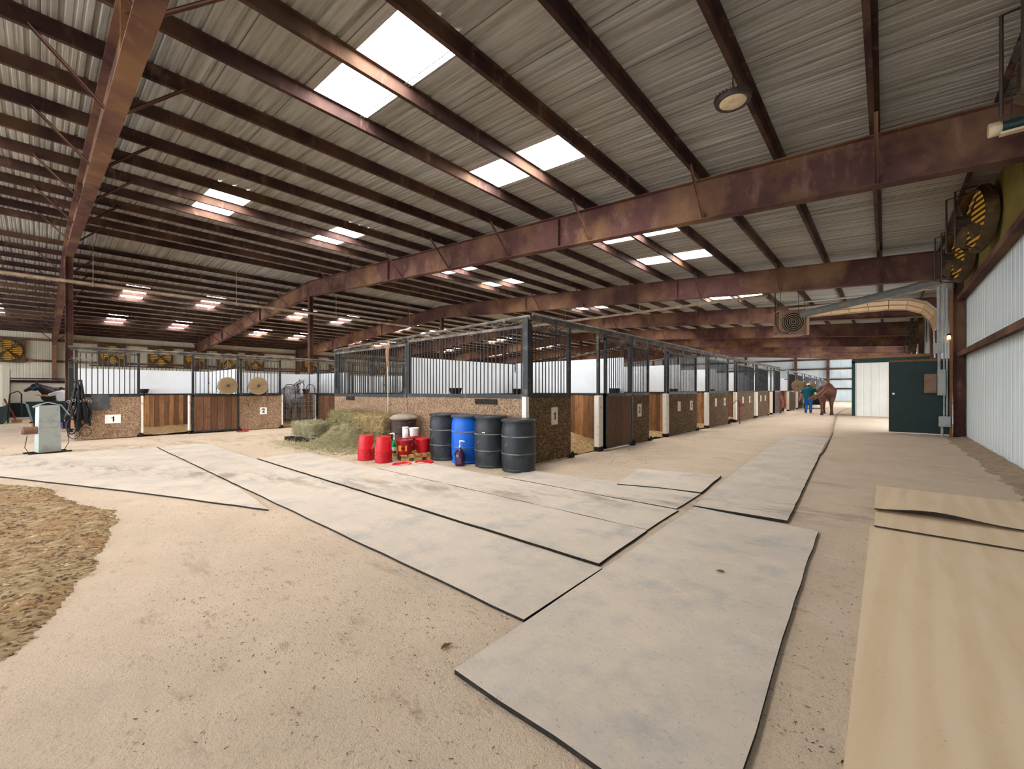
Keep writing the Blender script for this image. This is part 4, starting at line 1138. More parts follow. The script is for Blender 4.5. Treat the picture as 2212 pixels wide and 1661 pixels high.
round_fan('round dusty fan clamped on the bars of the plank sliding door', (LXR + .26, 4.02, 1.5), R90 + .1)
f2 = round_fan('round dusty fan clamped on the bars above white sign two', (LXR + .2, 4.93, 1.5), R90 - .15, .29)
mb = MB(); mb.tube([(-.35, .1, -.3), (-.25, .08, -.75), (0, .07, -.9), (.25, .08, -.75), (.3, .1, -.3)], .005, 5); mb.build('power_cord', M['rubber'], f2)
for i, y in enumerate((34., 37.4, 41.2)):
    round_fan('round fan on the second stall block, %s one beyond the red cart' % ORD[i], (FX + .3, y, 1.64), .6, .36, 'round fans on the second block')

# hanging harness
g = thing('hanging_harness', 'tangle of black leather harness straps hanging on the stall corner post', 'harness', (LXR + .06, .7, 0))
random.seed(21)
for k in range(15):
    y = -.2 + .026 * k + random.uniform(-.02, .02); mb = MB(); zt = random.uniform(1.35, 1.62); zl = random.uniform(.25, .6); x = random.uniform(.02, .16)
    mb.tube([(.02, y * .3, zt), (x, y * .55, 1.2), (x + .03, y + .02, .85), (x + .02, y * 1.2, zl + .15), (x, y * 1.1 + .03, zl)], [.014, .022, .024, .032, .024], 6); mb.build('strap', M['leather'], g, smooth=True)
for k in range(3):
    mb = MB(); y0 = -.14 + .14 * k
    mb.tube([(.12, y0 + .09 * cos(t), .5 + .16 * k - .1 + .2 * sin(t)) for t in [2 * pi * i / 16 for i in range(17)]], .018, 6); mb.build('bridle_loop', M['leather'], g, smooth=True)
for k in range(5):
    mb = MB(); y0 = -.2 + .1 * k; mb.tube([(.17, y0 + .03 * cos(t), 1.06 + .03 * (k % 2) + .03 * sin(t)) for t in [2 * pi * i / 12 for i in range(13)]], .006, 5); mb.build('ring', M['wire'], g)
for k in range(2):
    mb = MB(); mb.tube([(.2, -.1 + .22 * k + .1 * cos(t), .2 + .12 * sin(t) + .05 * k) for t in [2 * pi * i / 14 for i in range(15)]], .009, 5); mb.build('rein_coil', M['leather'], g)
mb = MB(); mb.box(.08, -.16, .35, .12, -.09, .95); mb.build('tan_pad', M['tan'], g)
mb = MB(); mb.box(-.05, -.02, 1.58, .08, .06, 1.63); mb.build('hook', M['black'], g)
# plastic sheet
mb = MB(); vs = []; fs = []
for j in range(13):
    for i in range(9):
        y = .92 + .36 * i / 8; z = 1.24 - .42 * j / 12; vs.append((LXR + .045 + .025 * nz(y * 3, z * 3, 2.) + .02 * j / 12, y + .01 * nz(z, y, 6), z))
for s in range(1):
    for j in range(12):
        for i in range(8): a = j * 9 + i; fs.append((a, a + 9, a + 10, a + 1))
mb.add(vs, fs); mb.add([(p[0] + .006, p[1], p[2]) for p in vs], [f[::-1] for f in fs])
tag(mb.build('plastic_sheet', M['tarp'], smooth=True), 'dark grey plastic sheet draped over the stall front beside the harness', 'sheet')
# pedestal
g = thing('metal_pedestal', 'upright galvanised metal box on the floor in front of the green tub', 'pedestal', (-13.55, .12, 0), PH + .12 - pi / 2 + pi / 2)
a_ = atan2(.12, -13.55)
g.rotation_euler = (0, 0, a_ + pi / 2 + .25)
mb = MB(); mb.add([(-.17, -.13, .03), (.17, -.13, .03), (.17, .13, .03), (-.17, .13, .03), (-.155, -.11, 1.02), (.155, -.11, 1.02), (.155, .11, 1.02), (-.155, .11, 1.02)], [(0, 3, 2, 1), (4, 5, 6, 7), (0, 1, 5, 4), (1, 2, 6, 5), (2, 3, 7, 6), (3, 0, 4, 7)])
mb.build('cabinet', M['galv'], g)
for fy in (-1, 1):
    mb = MB(); mb.box(-.1, -.008, -.01, .1, .008, .01); mb.build('pull_slot', M['wire'], g, (0, fy * .128, .58))
mb = MB(); mb.box(-.32, -.2, 0, .32, -.12, .03); mb.box(-.32, .12, 0, .32, .2, .03); mb.build('skid', M['rubber'], g)
mb = MB(); mb.lathe([(0, -.13), (.08, -.12), (.085, .1), (.05, .13), (0, .13)], 16, (.27, 0, .5), axis='x'); mb.build('motor', M['copper'], g, smooth=True)
mb = MB(); mb.lathe([(.03, 0), (.03, .08), (0, .08)], 10, (.24, 0, .57)); mb.build('motor_knob', M['tan'], g)
mb = MB(); mb.tube([(.3, 0, .4), (.34, .02, .15), (.28, .03, .02), (.16, .1, .012)], .006, 5); mb.build('cord', M['rubber'], g)
mb = MB(); mb.tube([(.16, 0, 1.03), (0, 0, 1.09), (-.2, .02, 1.02), (-.32, .05, .8)], .012, 6); mb.tube([(.22, 0, .99), (.1, 0, 1.05)], .022, 6); mb.build('hose_piece', M['pvc'], g)
mb = MB(); mb.tube([(-.3, .0, .45), (-.32, .02, .2), (-.25, .03, .05), (-.17, .04, .02)], .006, 5); mb.build('cord', M['rubber'], g)
# green tub cart
g = thing('tub_cart', 'dark green plastic tub cart on wheels beyond the metal pedestal', 'cart', (-23.3, .2, 0), R90 + .1)
def taper(mb, w0, d0, w1, d1, z0, z1, t=.03):
    o = [(-w0, -d0, z0), (w0, -d0, z0), (w0, d0, z0), (-w0, d0, z0), (-w1, -d1, z1), (w1, -d1, z1), (w1, d1, z1), (-w1, d1, z1)]
    i = [(-w0 + t, -d0 + t, z0 + t), (w0 - t, -d0 + t, z0 + t), (w0 - t, d0 - t, z0 + t), (-w0 + t, d0 - t, z0 + t), (-w1 + t, -d1 + t, z1), (w1 - t, -d1 + t, z1), (w1 - t, d1 - t, z1), (-w1 + t, d1 - t, z1)]
    mb.add(o + i, [(0, 3, 2, 1), (0, 1, 5, 4), (1, 2, 6, 5), (2, 3, 7, 6), (3, 0, 4, 7), (8, 9, 10, 11), (8, 12, 13, 9), (9, 13, 14, 10), (10, 14, 15, 11), (11, 15, 12, 8), (4, 5, 13, 12), (5, 6, 14, 13), (6, 7, 15, 14), (7, 4, 12, 15)])
mb = MB(); taper(mb, .38, .3, .52, .4, .2, .9); mb.build('tub', M['tub'], g)
mb = MB(); mb.box(-.57, -.45, .87, .57, -.38, .93); mb.box(-.57, .38, .87, .57, .45, .93); mb.box(-.57, -.45, .87, -.5, .45, .93); mb.box(.5, -.45, .87, .57, .45, .93); mb.build('rim', M['tub'], g)
for (x, y) in ((-.33, -.25), (.33, -.25), (-.33, .25), (.33, .25)):
    mb = MB(); mb.lathe([(0, -.025), (.1, -.025), (.11, 0), (.1, .025), (0, .025)], 14, (x, y, .11), axis='y'); mb.build('wheel', M['rubber'], g, smooth=True)
mb = MB(); taper(mb, .14, .1, .17, .13, 0, .2, .015)
tag(mb.build('plastic_bin', M['bluebin'], None, (-22.2, .62, 0), .3), 'small dark blue bin on the floor beside the green tub cart', 'bin')
mb = MB(); mb.lathe([(0, 0), (.1, 0), (.12, .24), (.125, .25), (.11, .25), (.095, .02), (0, .02)], 20)
tag(mb.build('small_bucket', M['red'], None, (-20.2, .36, 0), smooth=True), 'lone upright red bucket behind the metal pedestal', 'bucket')

# wash area
g = thing('wash_stall_wall', 'off white wash stall back wall with dark kickboard behind the black horse', 'wall', (-32.4, -1.0, 0), R90)
mb = MB(); mb.box(0, 0, .72, 7.5, .1, 1.74); mb.build('white_boards', M['washwhite'], g)
mb = MB(); mb.box(0, -.02, 0, 7.5, .1, .72)
for k in range(4): mb.box(0, -.03, .16 + .16 * k, 7.5, -.018, .175 + .16 * k)
mb.build('kickboard', M['washdark'], g)
mb = MB(); mb.box(0, -.04, 1.74, 7.5, .14, 1.84); mb.box(0, -.06, 1.92, 7.5, .0, 1.97); mb.build('cap_rail', M['rubber'], g)
g = thing('wash_stall_wall', 'tall white wash stall side wall with a hose hanging on it', 'wall', (-26.2, -.98, 0), pi)
mb = MB(); mb.box(0, 0, .7, 6.2, .1, 2.38); mb.build('white_boards', M['washwhite'], g)
mb = MB(); mb.box(0, -.01, 0, 6.2, .11, .7); mb.build('kickboard', M['washdark'], g)
mb = MB(); mb.box(6.1, -.02, .7, 6.22, .12, 2.38); mb.build('corner_trim', M['washdark'], g)
mb = MB(); mb.tube([(-26.6, -.85, .02), (-26.6, -.82, .9), (-26.7, -.8, 1.2), (-26.9, -.6, 1.32), (-27., -.5, 1.2), (-27., -.5, .3)], .025, 8)
tag(mb.build('garden_hose', M['ghose'], smooth=True), 'dark green hose looped beside the white wash stall wall', 'hose')
g = thing('push_broom', 'red handled broom leaning at the wash stall wall', 'broom', (-27.2, -1.22 + .4, 0), 0)
mb = MB(); mb.tube([(0, -.15, 1.0), (0, .15, .14)], .03, 8); mb.build('broom_stick', M['redpaint'], g)
mb = MB(); mb.box(-.05, .05, .0, .05, .34, .12); mb.build('broom_head', M['palletwood'], g)

# ------------------------------------------------------------------ mesh gate for the grey horse
g = thing('mesh_gate', 'low wire mesh stall gate with two arched shoulders across the grey horse', 'gate', (LXR + .06, 5.8, .13), R90)
W = 1.08
mb = MB()
def archz(x):
    if x < .38: return 1.17 + .26 * sqrt(max(0, 1 - ((x - .19) / .19) ** 4))
    if x > W - .32: return 1.17 + .26 * sqrt(max(0, 1 - ((x - (W - .16)) / .16) ** 4))
    return .93
top = [(W * i / 44, 0, archz(W * i / 44)) for i in range(45)]
mb.tube(top, .013, 6); mb.tube([(0, 0, .18), (W, 0, .18)], .013, 6); mb.tube([(0, 0, .18), (0, 0, 1.3)], .014, 6); mb.tube([(W, 0, .18), (W, 0, 1.3)], .014, 6); mb.build('frame_tube', M['black'], g)
mb = MB()
for k in range(21):
    x = W * (k + .5) / 21; mb.tube([(x, 0, .18), (x, 0, archz(x))], .004, 4)
for z in (.24, .3, .36, .5, .65, .8, .93): mb.tube([(0, 0, z), (W, 0, z)], .004, 4)
for (a, b) in ((0, .38), (W - .32, W)):
    for z in (1.05, 1.17, 1.3): mb.tube([(a + .02, 0, z), (b - .02, 0, z)], .004, 4)
mb.build('wire_mesh', M['gatewire'], g)

# ------------------------------------------------------------------ horses
def horse(label, loc, rot, sc, coat, darkm, poll, muzzle, legs=None, tail=None, mane=True, face=None, group=None, halter=None):
    g = thing('horse', label, 'horse', loc, rot, group); g.scale = (sc, sc, sc)
    P, Z = V(poll), V(muzzle); hd = (Z - P); L = hd.length; hd.normalize()
    nb = V((.62, 0, 1.28))
    pr = [('c', (.5, 0, 1.1), .3, (.05, 0, 1.08), .33), ('c', (.05, 0, 1.08), .33, (-.45, 0, 1.14), .31), ('c', (-.45, 0, 1.14), .31, (-.72, 0, 1.19), .3),
          ('c', (.35, 0, 1.36), .17, (-.2, 0, 1.34), .15), ('c', (-.55, 0, 1.36), .16, (-.85, 0, 1.28), .16), ('c', (.62, .0, 1.05), .24, (.55, 0, .98), .24),
          ('c', tuple(nb), .23, tuple(nb.lerp(P, .55)), .165), ('c', tuple(nb.lerp(P, .55)), .165, tuple(P - hd * .02), .115), ('c', (.42, 0, 1.38), .15, tuple(nb.lerp(P, .5) + V((-.05, 0, .07))), .11),
          ('c', tuple(P), .105, tuple(P + hd * L * .45), .1), ('c', tuple(P + hd * L * .45), .098, tuple(P + hd * L * .9), .07), ('e', tuple(Z), (.07, .065, .07))]
    side = V((0, 1, 0)); side = (side - hd * side.dot(hd)).normalized(); upv = hd.cross(side)
    if upv.z < 0 and abs(upv.z) > .1: upv = -upv
    jaw = P + hd * L * .3 - upv * .09
    pr.append(('e', tuple(jaw), (.11, .075, .11)))
    for s in (-1, 1):
        e = P - hd * .04 + upv * .08 + side * s * .065
        pr.append(('c', tuple(e), .035, tuple(e + (upv - hd * .35).normalized() * .09 + side * s * .015), .028)); pr.append(('c', tuple(e + (upv - hd * .35).normalized() * .09 + side * s * .015), .026, tuple(e + (upv - hd * .35).normalized() * .17 + side * s * .02), .008))
        pr.append(('e', tuple(P + hd * L * .33 + upv * .06 + side * s * .075), (.028, .024, .024)))
        pr.append(('e', tuple(Z + side * s * .045 + upv * .025), (.028, .024, .026)))
    lg = legs or dict(fl=0, fr=0, hl=0, hr=0)
    for (key, s) in (('fl', 1), ('fr', -1)):
        o = lg[key]; y = .16 * s
        pr += [('c', (.52, y, 1.0), .15, (.5, y, .78), .11), ('c', (.5, y, .78), .105, (.53 + o * .5, y, .48), .062), ('c', (.53 + o * .5, y, .48), .06, (.53 + o * .8, y, .2), .04), ('c', (.53 + o * .8, y, .18), .05, (.55 + o, y, .09), .048), ('c', (.56 + o, y, .09), .052, (.58 + o, y, .045), .058)]
    for (key, s) in (('hl', 1), ('hr', -1)):
        o = lg[key]; y = .17 * s
        pr += [('c', (-.68, y, 1.1), .22, (-.6 + o * .3, y * 1.1, .82), .15), ('c', (-.62 + o * .3, y * 1.1, .82), .15, (-.84 + o * .7, y, .54), .075), ('c', (-.84 + o * .7, y, .54), .07, (-.83 + o * .95, y, .22), .043), ('c', (-.83 + o * .95, y, .18), .052, (-.79 + o, y, .09), .05), ('c', (-.79 + o, y, .09), .052, (-.76 + o, y, .045), .06)]
    blob_obj('body', pr, .022, coat, g, 4)
    for (key, s) in (('fl', 1), ('fr', -1)):
        mb = MB(); mb.lathe([(0, 0), (.07, 0), (.055, .075), (0, .08)], 14, (.59 + lg[key], .16 * s, 0)); mb.build('hoof', M['hoof'], g)
    for (key, s) in (('hl', 1), ('hr', -1)):
        mb = MB(); mb.lathe([(0, 0), (.07, 0), (.055, .075), (0, .08)], 14, (-.75 + lg[key], .17 * s, 0)); mb.build('hoof', M['hoof'], g)
    tl = tail or [(-.98, 0, 1.3), (-1.1, 0, 1.2), (-1.15, 0, .9), (-1.12, 0, .5)]
    mb = MB()
    for k in range(16):
        j = V((random.uniform(-.03, .03), random.uniform(-.05, .05), random.uniform(-.02, .02)))
        mb.tube([V(p) + j * (1 + .5 * i) for i, p in enumerate(tl)], [.026, .03, .026, .008][:len(tl)], 6)
    mb.build('tail', darkm, g, smooth=True)
    mb = MB()
    for k in range(26):
        t = k / 25; b = V((.42, 0, 1.48)).lerp(P + V((-.06, 0, .07)), t); s = -1 if k % 3 else 1
        mb.tube([b, b + V((.0, s * .09, -.02)), b + V((.02, s * .15, -.16))], [.03, .03, .008], 5)
    for k in range(5): b = P + upv * .08 + side * random.uniform(-.04, .04); mb.tube([b, b + hd * .1 + upv * .05, b + hd * .2 + upv * .03], [.02, .02, .005], 5)
    mb.build('mane', darkm, g, smooth=True)
    for s in (-1, 1):
        mb = MB(); mb.sphere(P + hd * L * .33 + upv * .06 + side * s * .092, .017, 8, 6); mb.build('eye', M['ink'], g)
    if face:
        mb = MB(); a = P + hd * L * .12 + upv * .1; b = P + hd * L * .85 + upv * .075; mb.tube([a, a.lerp(b, .5), b], [.062, .056, .04], 8); mb.build('blaze', face, g, smooth=True)
    if halter:
        mb = MB()
        for (f, r) in ((.55, .108), (.08, .13)):
            c = P + hd * L * f - upv * (.02 if f > .3 else .03); mb.tube([c + side * r * cos(t) + upv * r * sin(t) for t in [2 * pi * i / 18 for i in range(19)]], .012, 6)
        for s in (-1, 1): mb.tube([P + hd * L * .08 + side * s * .12, P + hd * L * .55 + side * s * .108], .011, 6)
        mb.build('halter', halter, g)
    return g
random.seed(5)
greyc = m_coat('dapple_grey_coat', (132, 132, 138), (38, 38, 42), (176, 176, 182), .78, .2)
chest = m_coat('chestnut_coat', (92, 56, 42), (72, 42, 32), None, .3, .2)
blackc = m_coat('black_coat', (44, 40, 42), (26, 24, 26), None, .5, .3)
M['maneK'] = simple('black_mane_hair', (24, 24, 28), .6); M['maneC'] = simple('chestnut_tail_hair', (104, 68, 46), .6); M['paleface'] = simple('pale_grey_face', (192, 192, 196), .6)
horse('dapple grey horse looking out over the wire mesh gate', (-18.15, 6.85, .02), -.12, 1.0, greyc, M['maneK'], (1.0, .08, 1.6), (1.24, .05, 1.1), face=M['paleface'], halter=M['leather'])
horse('chestnut horse walking away down the aisle beside the person in teal', (-2.42, 29.35, .0), R90 + .04, 1.17, chest, M['maneC'], (1.2, .1, 1.52), (1.45, .14, 1.12), legs=dict(fl=.2, fr=-.15, hl=-.16, hr=.2),
      tail=[(-.98, 0, 1.28), (-1.12, .06, 1.15), (-1.16, .28, .92), (-1.16, .58, .74)])
horse('black horse with blue halter standing in the wash stall', (-30.3, .8, 0), -R90 + .5, .98, blackc, M['maneK'], (1.02, .0, 1.6), (1.4, -.05, 1.36), halter=simple('blue_halter_web', (60, 130, 170), .6))
horse('dark brown horse inside the stall behind the hay bales', (-10.1, 7.7, .03), .35, .98, blackc, M['maneK'], (1.1, .3, 1.18), (1.3, .5, .75))

# ------------------------------------------------------------------ people
def hand(mb, w, d, s, side, curl=.35):
    """five fingers from wrist point w along d; side vector across the palm"""
    d = V(d).normalized(); side = V(side).normalized(); dn = d.cross(side)
    for k, (off, ln) in enumerate(((-.03, .07), (-.01, .08), (.012, .076), (.032, .06))):
        b = V(w) + d * .085 * s + side * off * s
        m = b + (d + dn * curl * .4).normalized() * ln * .5 * s; e = m + (d + dn * curl * 1.4).normalized() * ln * .5 * s
        mb.tube([b, m, e], [.0095 * s, .009 * s, .006 * s], 6)
    b = V(w) + d * .03 * s - side * .03 * s; mb.tube([b, b + (d * .6 - side).normalized() * .035 * s, b + (d * 1.2 - side * .8).normalized() * .07 * s], [.012 * s, .011 * s, .007 * s], 6)
def person(label, loc, rot, J, shirt, pants, hat=None, hairm=None, shoe=None, fat=1.0):
    """faces local +x. J: joints"""
    g = thing('person', label, 'person', loc, rot)
    pel, ch, nk, hd = V(J['pelvis']), V(J['chest']), V(J['neck']), V(J['head'])
    pr = [('c', tuple(pel), .14 * fat, tuple(ch), .15 * fat), ('c', tuple(ch), .12, tuple(nk), .06), ('c', tuple(nk), .058, tuple(hd), .06), ('e', tuple(hd), (.098, .08, .12)), ('e', tuple(hd + V((.06, 0, -.07))), (.045, .045, .045)),
          ('c', tuple(hd + V((.095, 0, 0))), .014, tuple(hd + V((.112, 0, -.025))), .016)]
    for s in (-1, 1):
        pr.append(('e', tuple(hd + V((-.005, s * .082, -.01))), (.018, .012, .03)))
        sh = V(J['shl' if s > 0 else 'shr']); el = V(J['ell' if s > 0 else 'elr']); wr = V(J['wrl' if s > 0 else 'wrr'])
        pr += [('c', tuple(ch + V((0, 0, .06))), .1, tuple(sh), .068), ('c', tuple(sh), .062, tuple(el), .044), ('c', tuple(el), .043, tuple(wr), .03)]
        d = (wr - el).normalized(); pr += [('c', tuple(wr), .03, tuple(wr + d * .08), .034)]
        hp = V(J['hpl' if s > 0 else 'hpr']); kn = V(J['knl' if s > 0 else 'knr']); an = V(J['anl' if s > 0 else 'anr'])
        pr += [('c', tuple(hp), .1, tuple(kn), .064), ('c', tuple(kn), .06, tuple(an), .042), ('c', tuple(an), .04, tuple(an + V((.14, 0, -.045))), .035)]
    ex = MB()
    for s in (-1, 1):
        el = V(J['ell' if s > 0 else 'elr']); wr = V(J['wrl' if s > 0 else 'wrr']); hand(ex, wr, wr - el, 1., V((1, 0, 0)) if abs((wr - el).normalized().x) < .8 else V((0, 1, 0)))
    blob_obj('body', pr, .014, M['skin'], g, 3, ex)
    for s in (-1, 1):
        mb = MB(); mb.sphere(hd + V((.088, s * .032, .012)), .012, 8, 6); mb.build('eye', M['ink'], g)
    mb = MB(); mb.tube([hd + V((.096, -.022, -.055)), hd + V((.102, 0, -.057)), hd + V((.096, .022, -.055))], .006, 6); mb.build('mouth', simple('lip_tone', (160, 92, 84), .6), g)
    # clothes
    ps = [('c', tuple(pel + V((0, 0, .02))), .17 * fat, tuple(pel.lerp(ch, .6)), .175 * fat), ('c', tuple(pel.lerp(ch, .6)), .175 * fat, tuple(ch + V((0, 0, .04))), .16 * fat)]
    for s in (-1, 1):
        sh = V(J['shl' if s > 0 else 'shr']); el = V(J['ell' if s > 0 else 'elr'])
        ps += [('c', tuple(ch + V((0, 0, .08))), .11, tuple(sh), .09), ('c', tuple(pel + V((0, s * .08, 0))), .14 * fat, tuple(ch + V((0, s * .09, -.02))), .14 * fat), ('c', tuple(sh), .085, tuple(sh.lerp(el, .7)), .074)]
    blob_obj('shirt', ps, .018, shirt, g, 3)
    pp = [('c', tuple(pel + V((0, -.06, -.06))), .14 * fat, tuple(pel + V((0, .06, -.06))), .14 * fat)]
    for s in (-1, 1):
        hp = V(J['hpl' if s > 0 else 'hpr']); kn = V(J['knl' if s > 0 else 'knr']); an = V(J['anl' if s > 0 else 'anr'])
        pp += [('c', tuple(hp), .125 * fat, tuple(kn), .085), ('c', tuple(kn), .083, tuple(an + V((0, 0, .0))), .072)]
    blob_obj('jeans', pp, .018, pants, g, 3)
    for s in (-1, 1):
        an = V(J['anl' if s > 0 else 'anr'])
        bp = [('c', tuple(an + V((-.02, 0, .03))), .055, tuple(an + V((-.02, 0, -.035))), .048), ('c', tuple(an + V((0, 0, -.04))), .045, tuple(an + V((.15, 0, -.05))), .04)]
        blob_obj('boot', bp, .014, shoe or M['boot'], g, 2)
    hr = [('e', tuple(hd + V((-.018, 0, .03))), (.1, .088, .105))]
    blob_obj('hair', hr, .014, hairm or M['hair'], g, 2)
    if hat:
        mb = MB(); mb.lathe([(.108, .035), (.112, .05), (.105, .1), (.07, .14), (0, .155)], 20, tuple(hd)); mb.add([tuple(hd + V(p)) for p in ((.06, -.075, .045), (.19, -.045, .03), (.19, .045, .03), (.06, .075, .045), (.06, -.075, .055), (.19, -.045, .038), (.19, .045, .038), (.06, .075, .055))], [(0, 1, 2, 3), (7, 6, 5, 4), (0, 4, 5, 1), (1, 5, 6, 2), (2, 6, 7, 3)])
        mb.build('cap', hat, g, smooth=True)
    return g
person('person in teal shirt, blue jeans and cap leading the chestnut horse away', (-3.35, 29.9, 0), R90, dict(pelvis=(0, 0, .96), chest=(.03, 0, 1.32), neck=(.05, 0, 1.49), head=(.1, 0, 1.61), shl=(.02, .24, 1.39), shr=(.02, -.24, 1.39), ell=(-.02, .36, 1.12), wrl=(.03, .42, .86),
       elr=(.12, -.46, 1.22), wrr=(.22, -.72, 1.14), hpl=(0, .1, .92), hpr=(0, -.1, .92), knl=(.06, .12, .5), knr=(-.0, -.1, .5), anl=(-.02, .13, .1), anr=(.02, -.1, .1)), M['teal'], M['denim'], M['capm'], fat=1.25)
mb = MB(); mb.tube([(-2.62, 30.1, 1.12), (-2.58, 30.35, 1.2), (-2.5, 30.6, 1.32), (-2.52, 30.85, 1.5)], .012, 6)
tag(mb.build('lead_rope', M['rope']), 'dark lead rope from the hand of the person in teal to the horse', 'rope')
person('person in white shirt and jeans stooping beside the black horse', (-28.6, .74, 0), pi + .2, dict(pelvis=(-.05, 0, .86), chest=(.12, 0, 1.16), neck=(.22, 0, 1.3), head=(.34, 0, 1.38), shl=(.13, .2, 1.22), shr=(.13, -.2, 1.22), ell=(.3, .45, 1.1), wrl=(.45, .66, 1.12),
       elr=(.35, -.3, 1.05), wrr=(.58, -.22, 1.15), hpl=(-.05, .1, .83), hpr=(-.05, -.1, .83), knl=(.02, .12, .47), knr=(-.02, -.12, .47), anl=(-.05, .13, .1), anr=(-.08, -.13, .1)), M['whiteshirt'], M['denim2'])

# ------------------------------------------------------------------ far aisle objects
def wheel_at(g, p, r, w, mat=None, axis='x'):
    mb = MB(); mb.lathe([(0, -w), (r * .55, -w), (r * .6, -w * .6), (r * .8, -w), (r, -w * .6), (r, w * .6), (r * .8, w), (r * .6, w * .6), (r * .55, w), (0, w)], 18, p, axis=axis); mb.build('wheel', mat or M['rubber'], g, smooth=True)
g = thing('feed_cart', 'dusty tan cart with a rounded red hood parked at the cross aisle', 'cart', (-4.95, 30.2, 0), 0)
mb = MB(); mb.rbox((-.45, 0, .55), (1.3, .9, .55), .06); mb.build('cart_body', M['boxtan'], g)
mb = MB(); mb.tube([(.25, -.5, .25), (.3, -.5, .6), (.2, -.5, .95), (0, -.5, 1.15), (-.4, -.5, 1.2), (-.9, -.5, 1.2)], .05, 8); mb.tube([(.25, .5, .25), (.3, .5, .6), (.2, .5, .95), (0, .5, 1.15), (-.4, .5, 1.2), (-.9, .5, 1.2)], .05, 8); mb.build('hood_rail', M['redpaint'], g, smooth=True)
mb = MB(); vs = [];
for (x, z) in ((.25, .3), (.29, .6), (.18, .93), (0, 1.12), (-.4, 1.18), (-.9, 1.18)): vs += [(x, -.48, z), (x, .48, z)]
mb.add(vs, [(2 * i, 2 * i + 1, 2 * i + 3, 2 * i + 2) for i in range(5)]); mb.add([(p[0] - .02, p[1], p[2] - .02) for p in vs], [(2 * i + 2, 2 * i + 3, 2 * i + 1, 2 * i) for i in range(5)]); mb.build('hood', M['boxtan'], g)
for (x, y) in ((-.1, -.45), (-.1, .45), (-.9, -.45), (-.9, .45)): wheel_at(g, (x, y, .16), .16, .05, axis='y')
g = thing('flat_cart', 'low black flat cart with loose gear beyond the person in teal', 'cart', (-4.0, 38.5, 0), .1)
mb = MB(); mb.box(-.6, -1.2, .3, .6, 1.2, .4); mb.build('deck', M['rubber'], g)
mb = MB(); mb.rbox((0, -.3, .62), (.9, 1.2, .44), .05); mb.build('load', M['leather'], g)
mb = MB(); mb.tube([(-.5, -1.2, .38), (-.5, -1.5, .8), (.5, -1.5, .8), (.5, -1.2, .38)], .025, 6); mb.build('push_handle', M['wire'], g)
for (x, y) in ((-.55, -.8), (.55, -.8), (-.55, .8), (.55, .8)): wheel_at(g, (x, y, .18), .18, .05)
g = thing('water_hydrant', 'rusty red frost hydrant standing at the stall corner after sign four', 'hydrant', (FX + .35, 18.75, 0), 0)
mb = MB(); mb.tube([(0, 0, 0), (0, 0, .72)], .022, 8); mb.build('riser_pipe', M['redpaint'], g)
mb = MB(); mb.lathe([(.03, .68), (.05, .72), (.05, .84), (.03, .88), (0, .88)], 12); mb.tube([(.0, 0, .8), (.12, 0, .8), (.16, 0, .7)], .026, 8); mb.build('spout_head', M['redpaint'], g, smooth=True)
mb = MB(); mb.tube([(0, 0, .88), (-.14, .0, .93), (-.26, 0, .78)], .014, 6); mb.build('lever', M['redpaint'], g)
# hose on the floor
hp = [(-1.3, 45.), (-2.05, 40.), (-2.11, 35.), (-2.0, 29.7), (-1.53, 21.4), (-1.24, 16.2), (-1.06, 12.5), (-1.0, 10.6)]
pts = []
for i in range(len(hp) - 1):
    for k in range(6):
        t = k / 6; a = V(hp[max(i - 1, 0)]); b = V(hp[i]); c = V(hp[i + 1]); d = V(hp[min(i + 2, len(hp) - 1)])
        p = .5 * ((2 * b) + (c - a) * t + (2 * a - 5 * b + 4 * c - d) * t * t + (3 * b - a - 3 * c + d) * t ** 3); pts.append((p.x, p.y, .02))
mb = MB(); mb.tube(pts, .018, 8); tag(mb.build('garden_hose', M['hose'], smooth=True), 'long tan hose curving along the aisle floor past the horse', 'hose')

# ------------------------------------------------------------------ cream room, green door and electrical gear
mb = ribbed_wall('x', 28.6, -1.2, RX, 0, lambda a: 2.83, 1); mb.box(-1.2, 28.64, 0, -1.14, 36, 2.83); mb.box(-1.2, 28.64, 2.8, RX, 36, 2.86)
struct('wall_room', mb, M['roomsheet'], 'cream ribbed front wall of the small room jutting into the aisle', 'wall')
mb = MB(); mb.box(-1.32, 28.5, 0, -1.18, 28.62, 2.85); mb.box(-1.32, 28.5, 2.78, RX, 28.62, 3.0)
struct('trim_31', mb, M['green'], 'dark green corner and header trim framing the cream room', 'trim')
mb = MB(); mb.box(-1.36, 28.42, 3.0, RX, 28.64, 3.12)
struct('trim_32', mb, M['brownpost'], 'brown timber fascia above the cream room', 'trim')
mb = MB(); mb.box(.1, 18.05, .03, 1.5, 18.11, 2.27)
d1 = struct('door_1', mb, M['green'], 'dark green sliding door panel beside the electrical boxes', 'door')
mb = MB(); mb.box(.1, 18.0, 2.24, 1.6, 18.04, 2.3); mb.box(.085, 18.03, .03, .1, 18.12, 2.27); mb.build('edge_trim', M['brownpost'], d1)
mb = MB(); mb.lathe([(0, -.03), (.03, -.025), (.035, 0), (.02, .01), (.02, .04)], 14, axis='y'); mb.build('door_handle', M['whiteplastic'], d1, (.2, 18.02, 1.24))
mb = MB(); mb.box(1.38, 17.28, 0, 1.44, 17.38, 4.2)
tag(mb.build('timber_post', M['brownpost']), 'thin brown timber post at the edge of the electrical boxes', 'post')
EY = 17.3
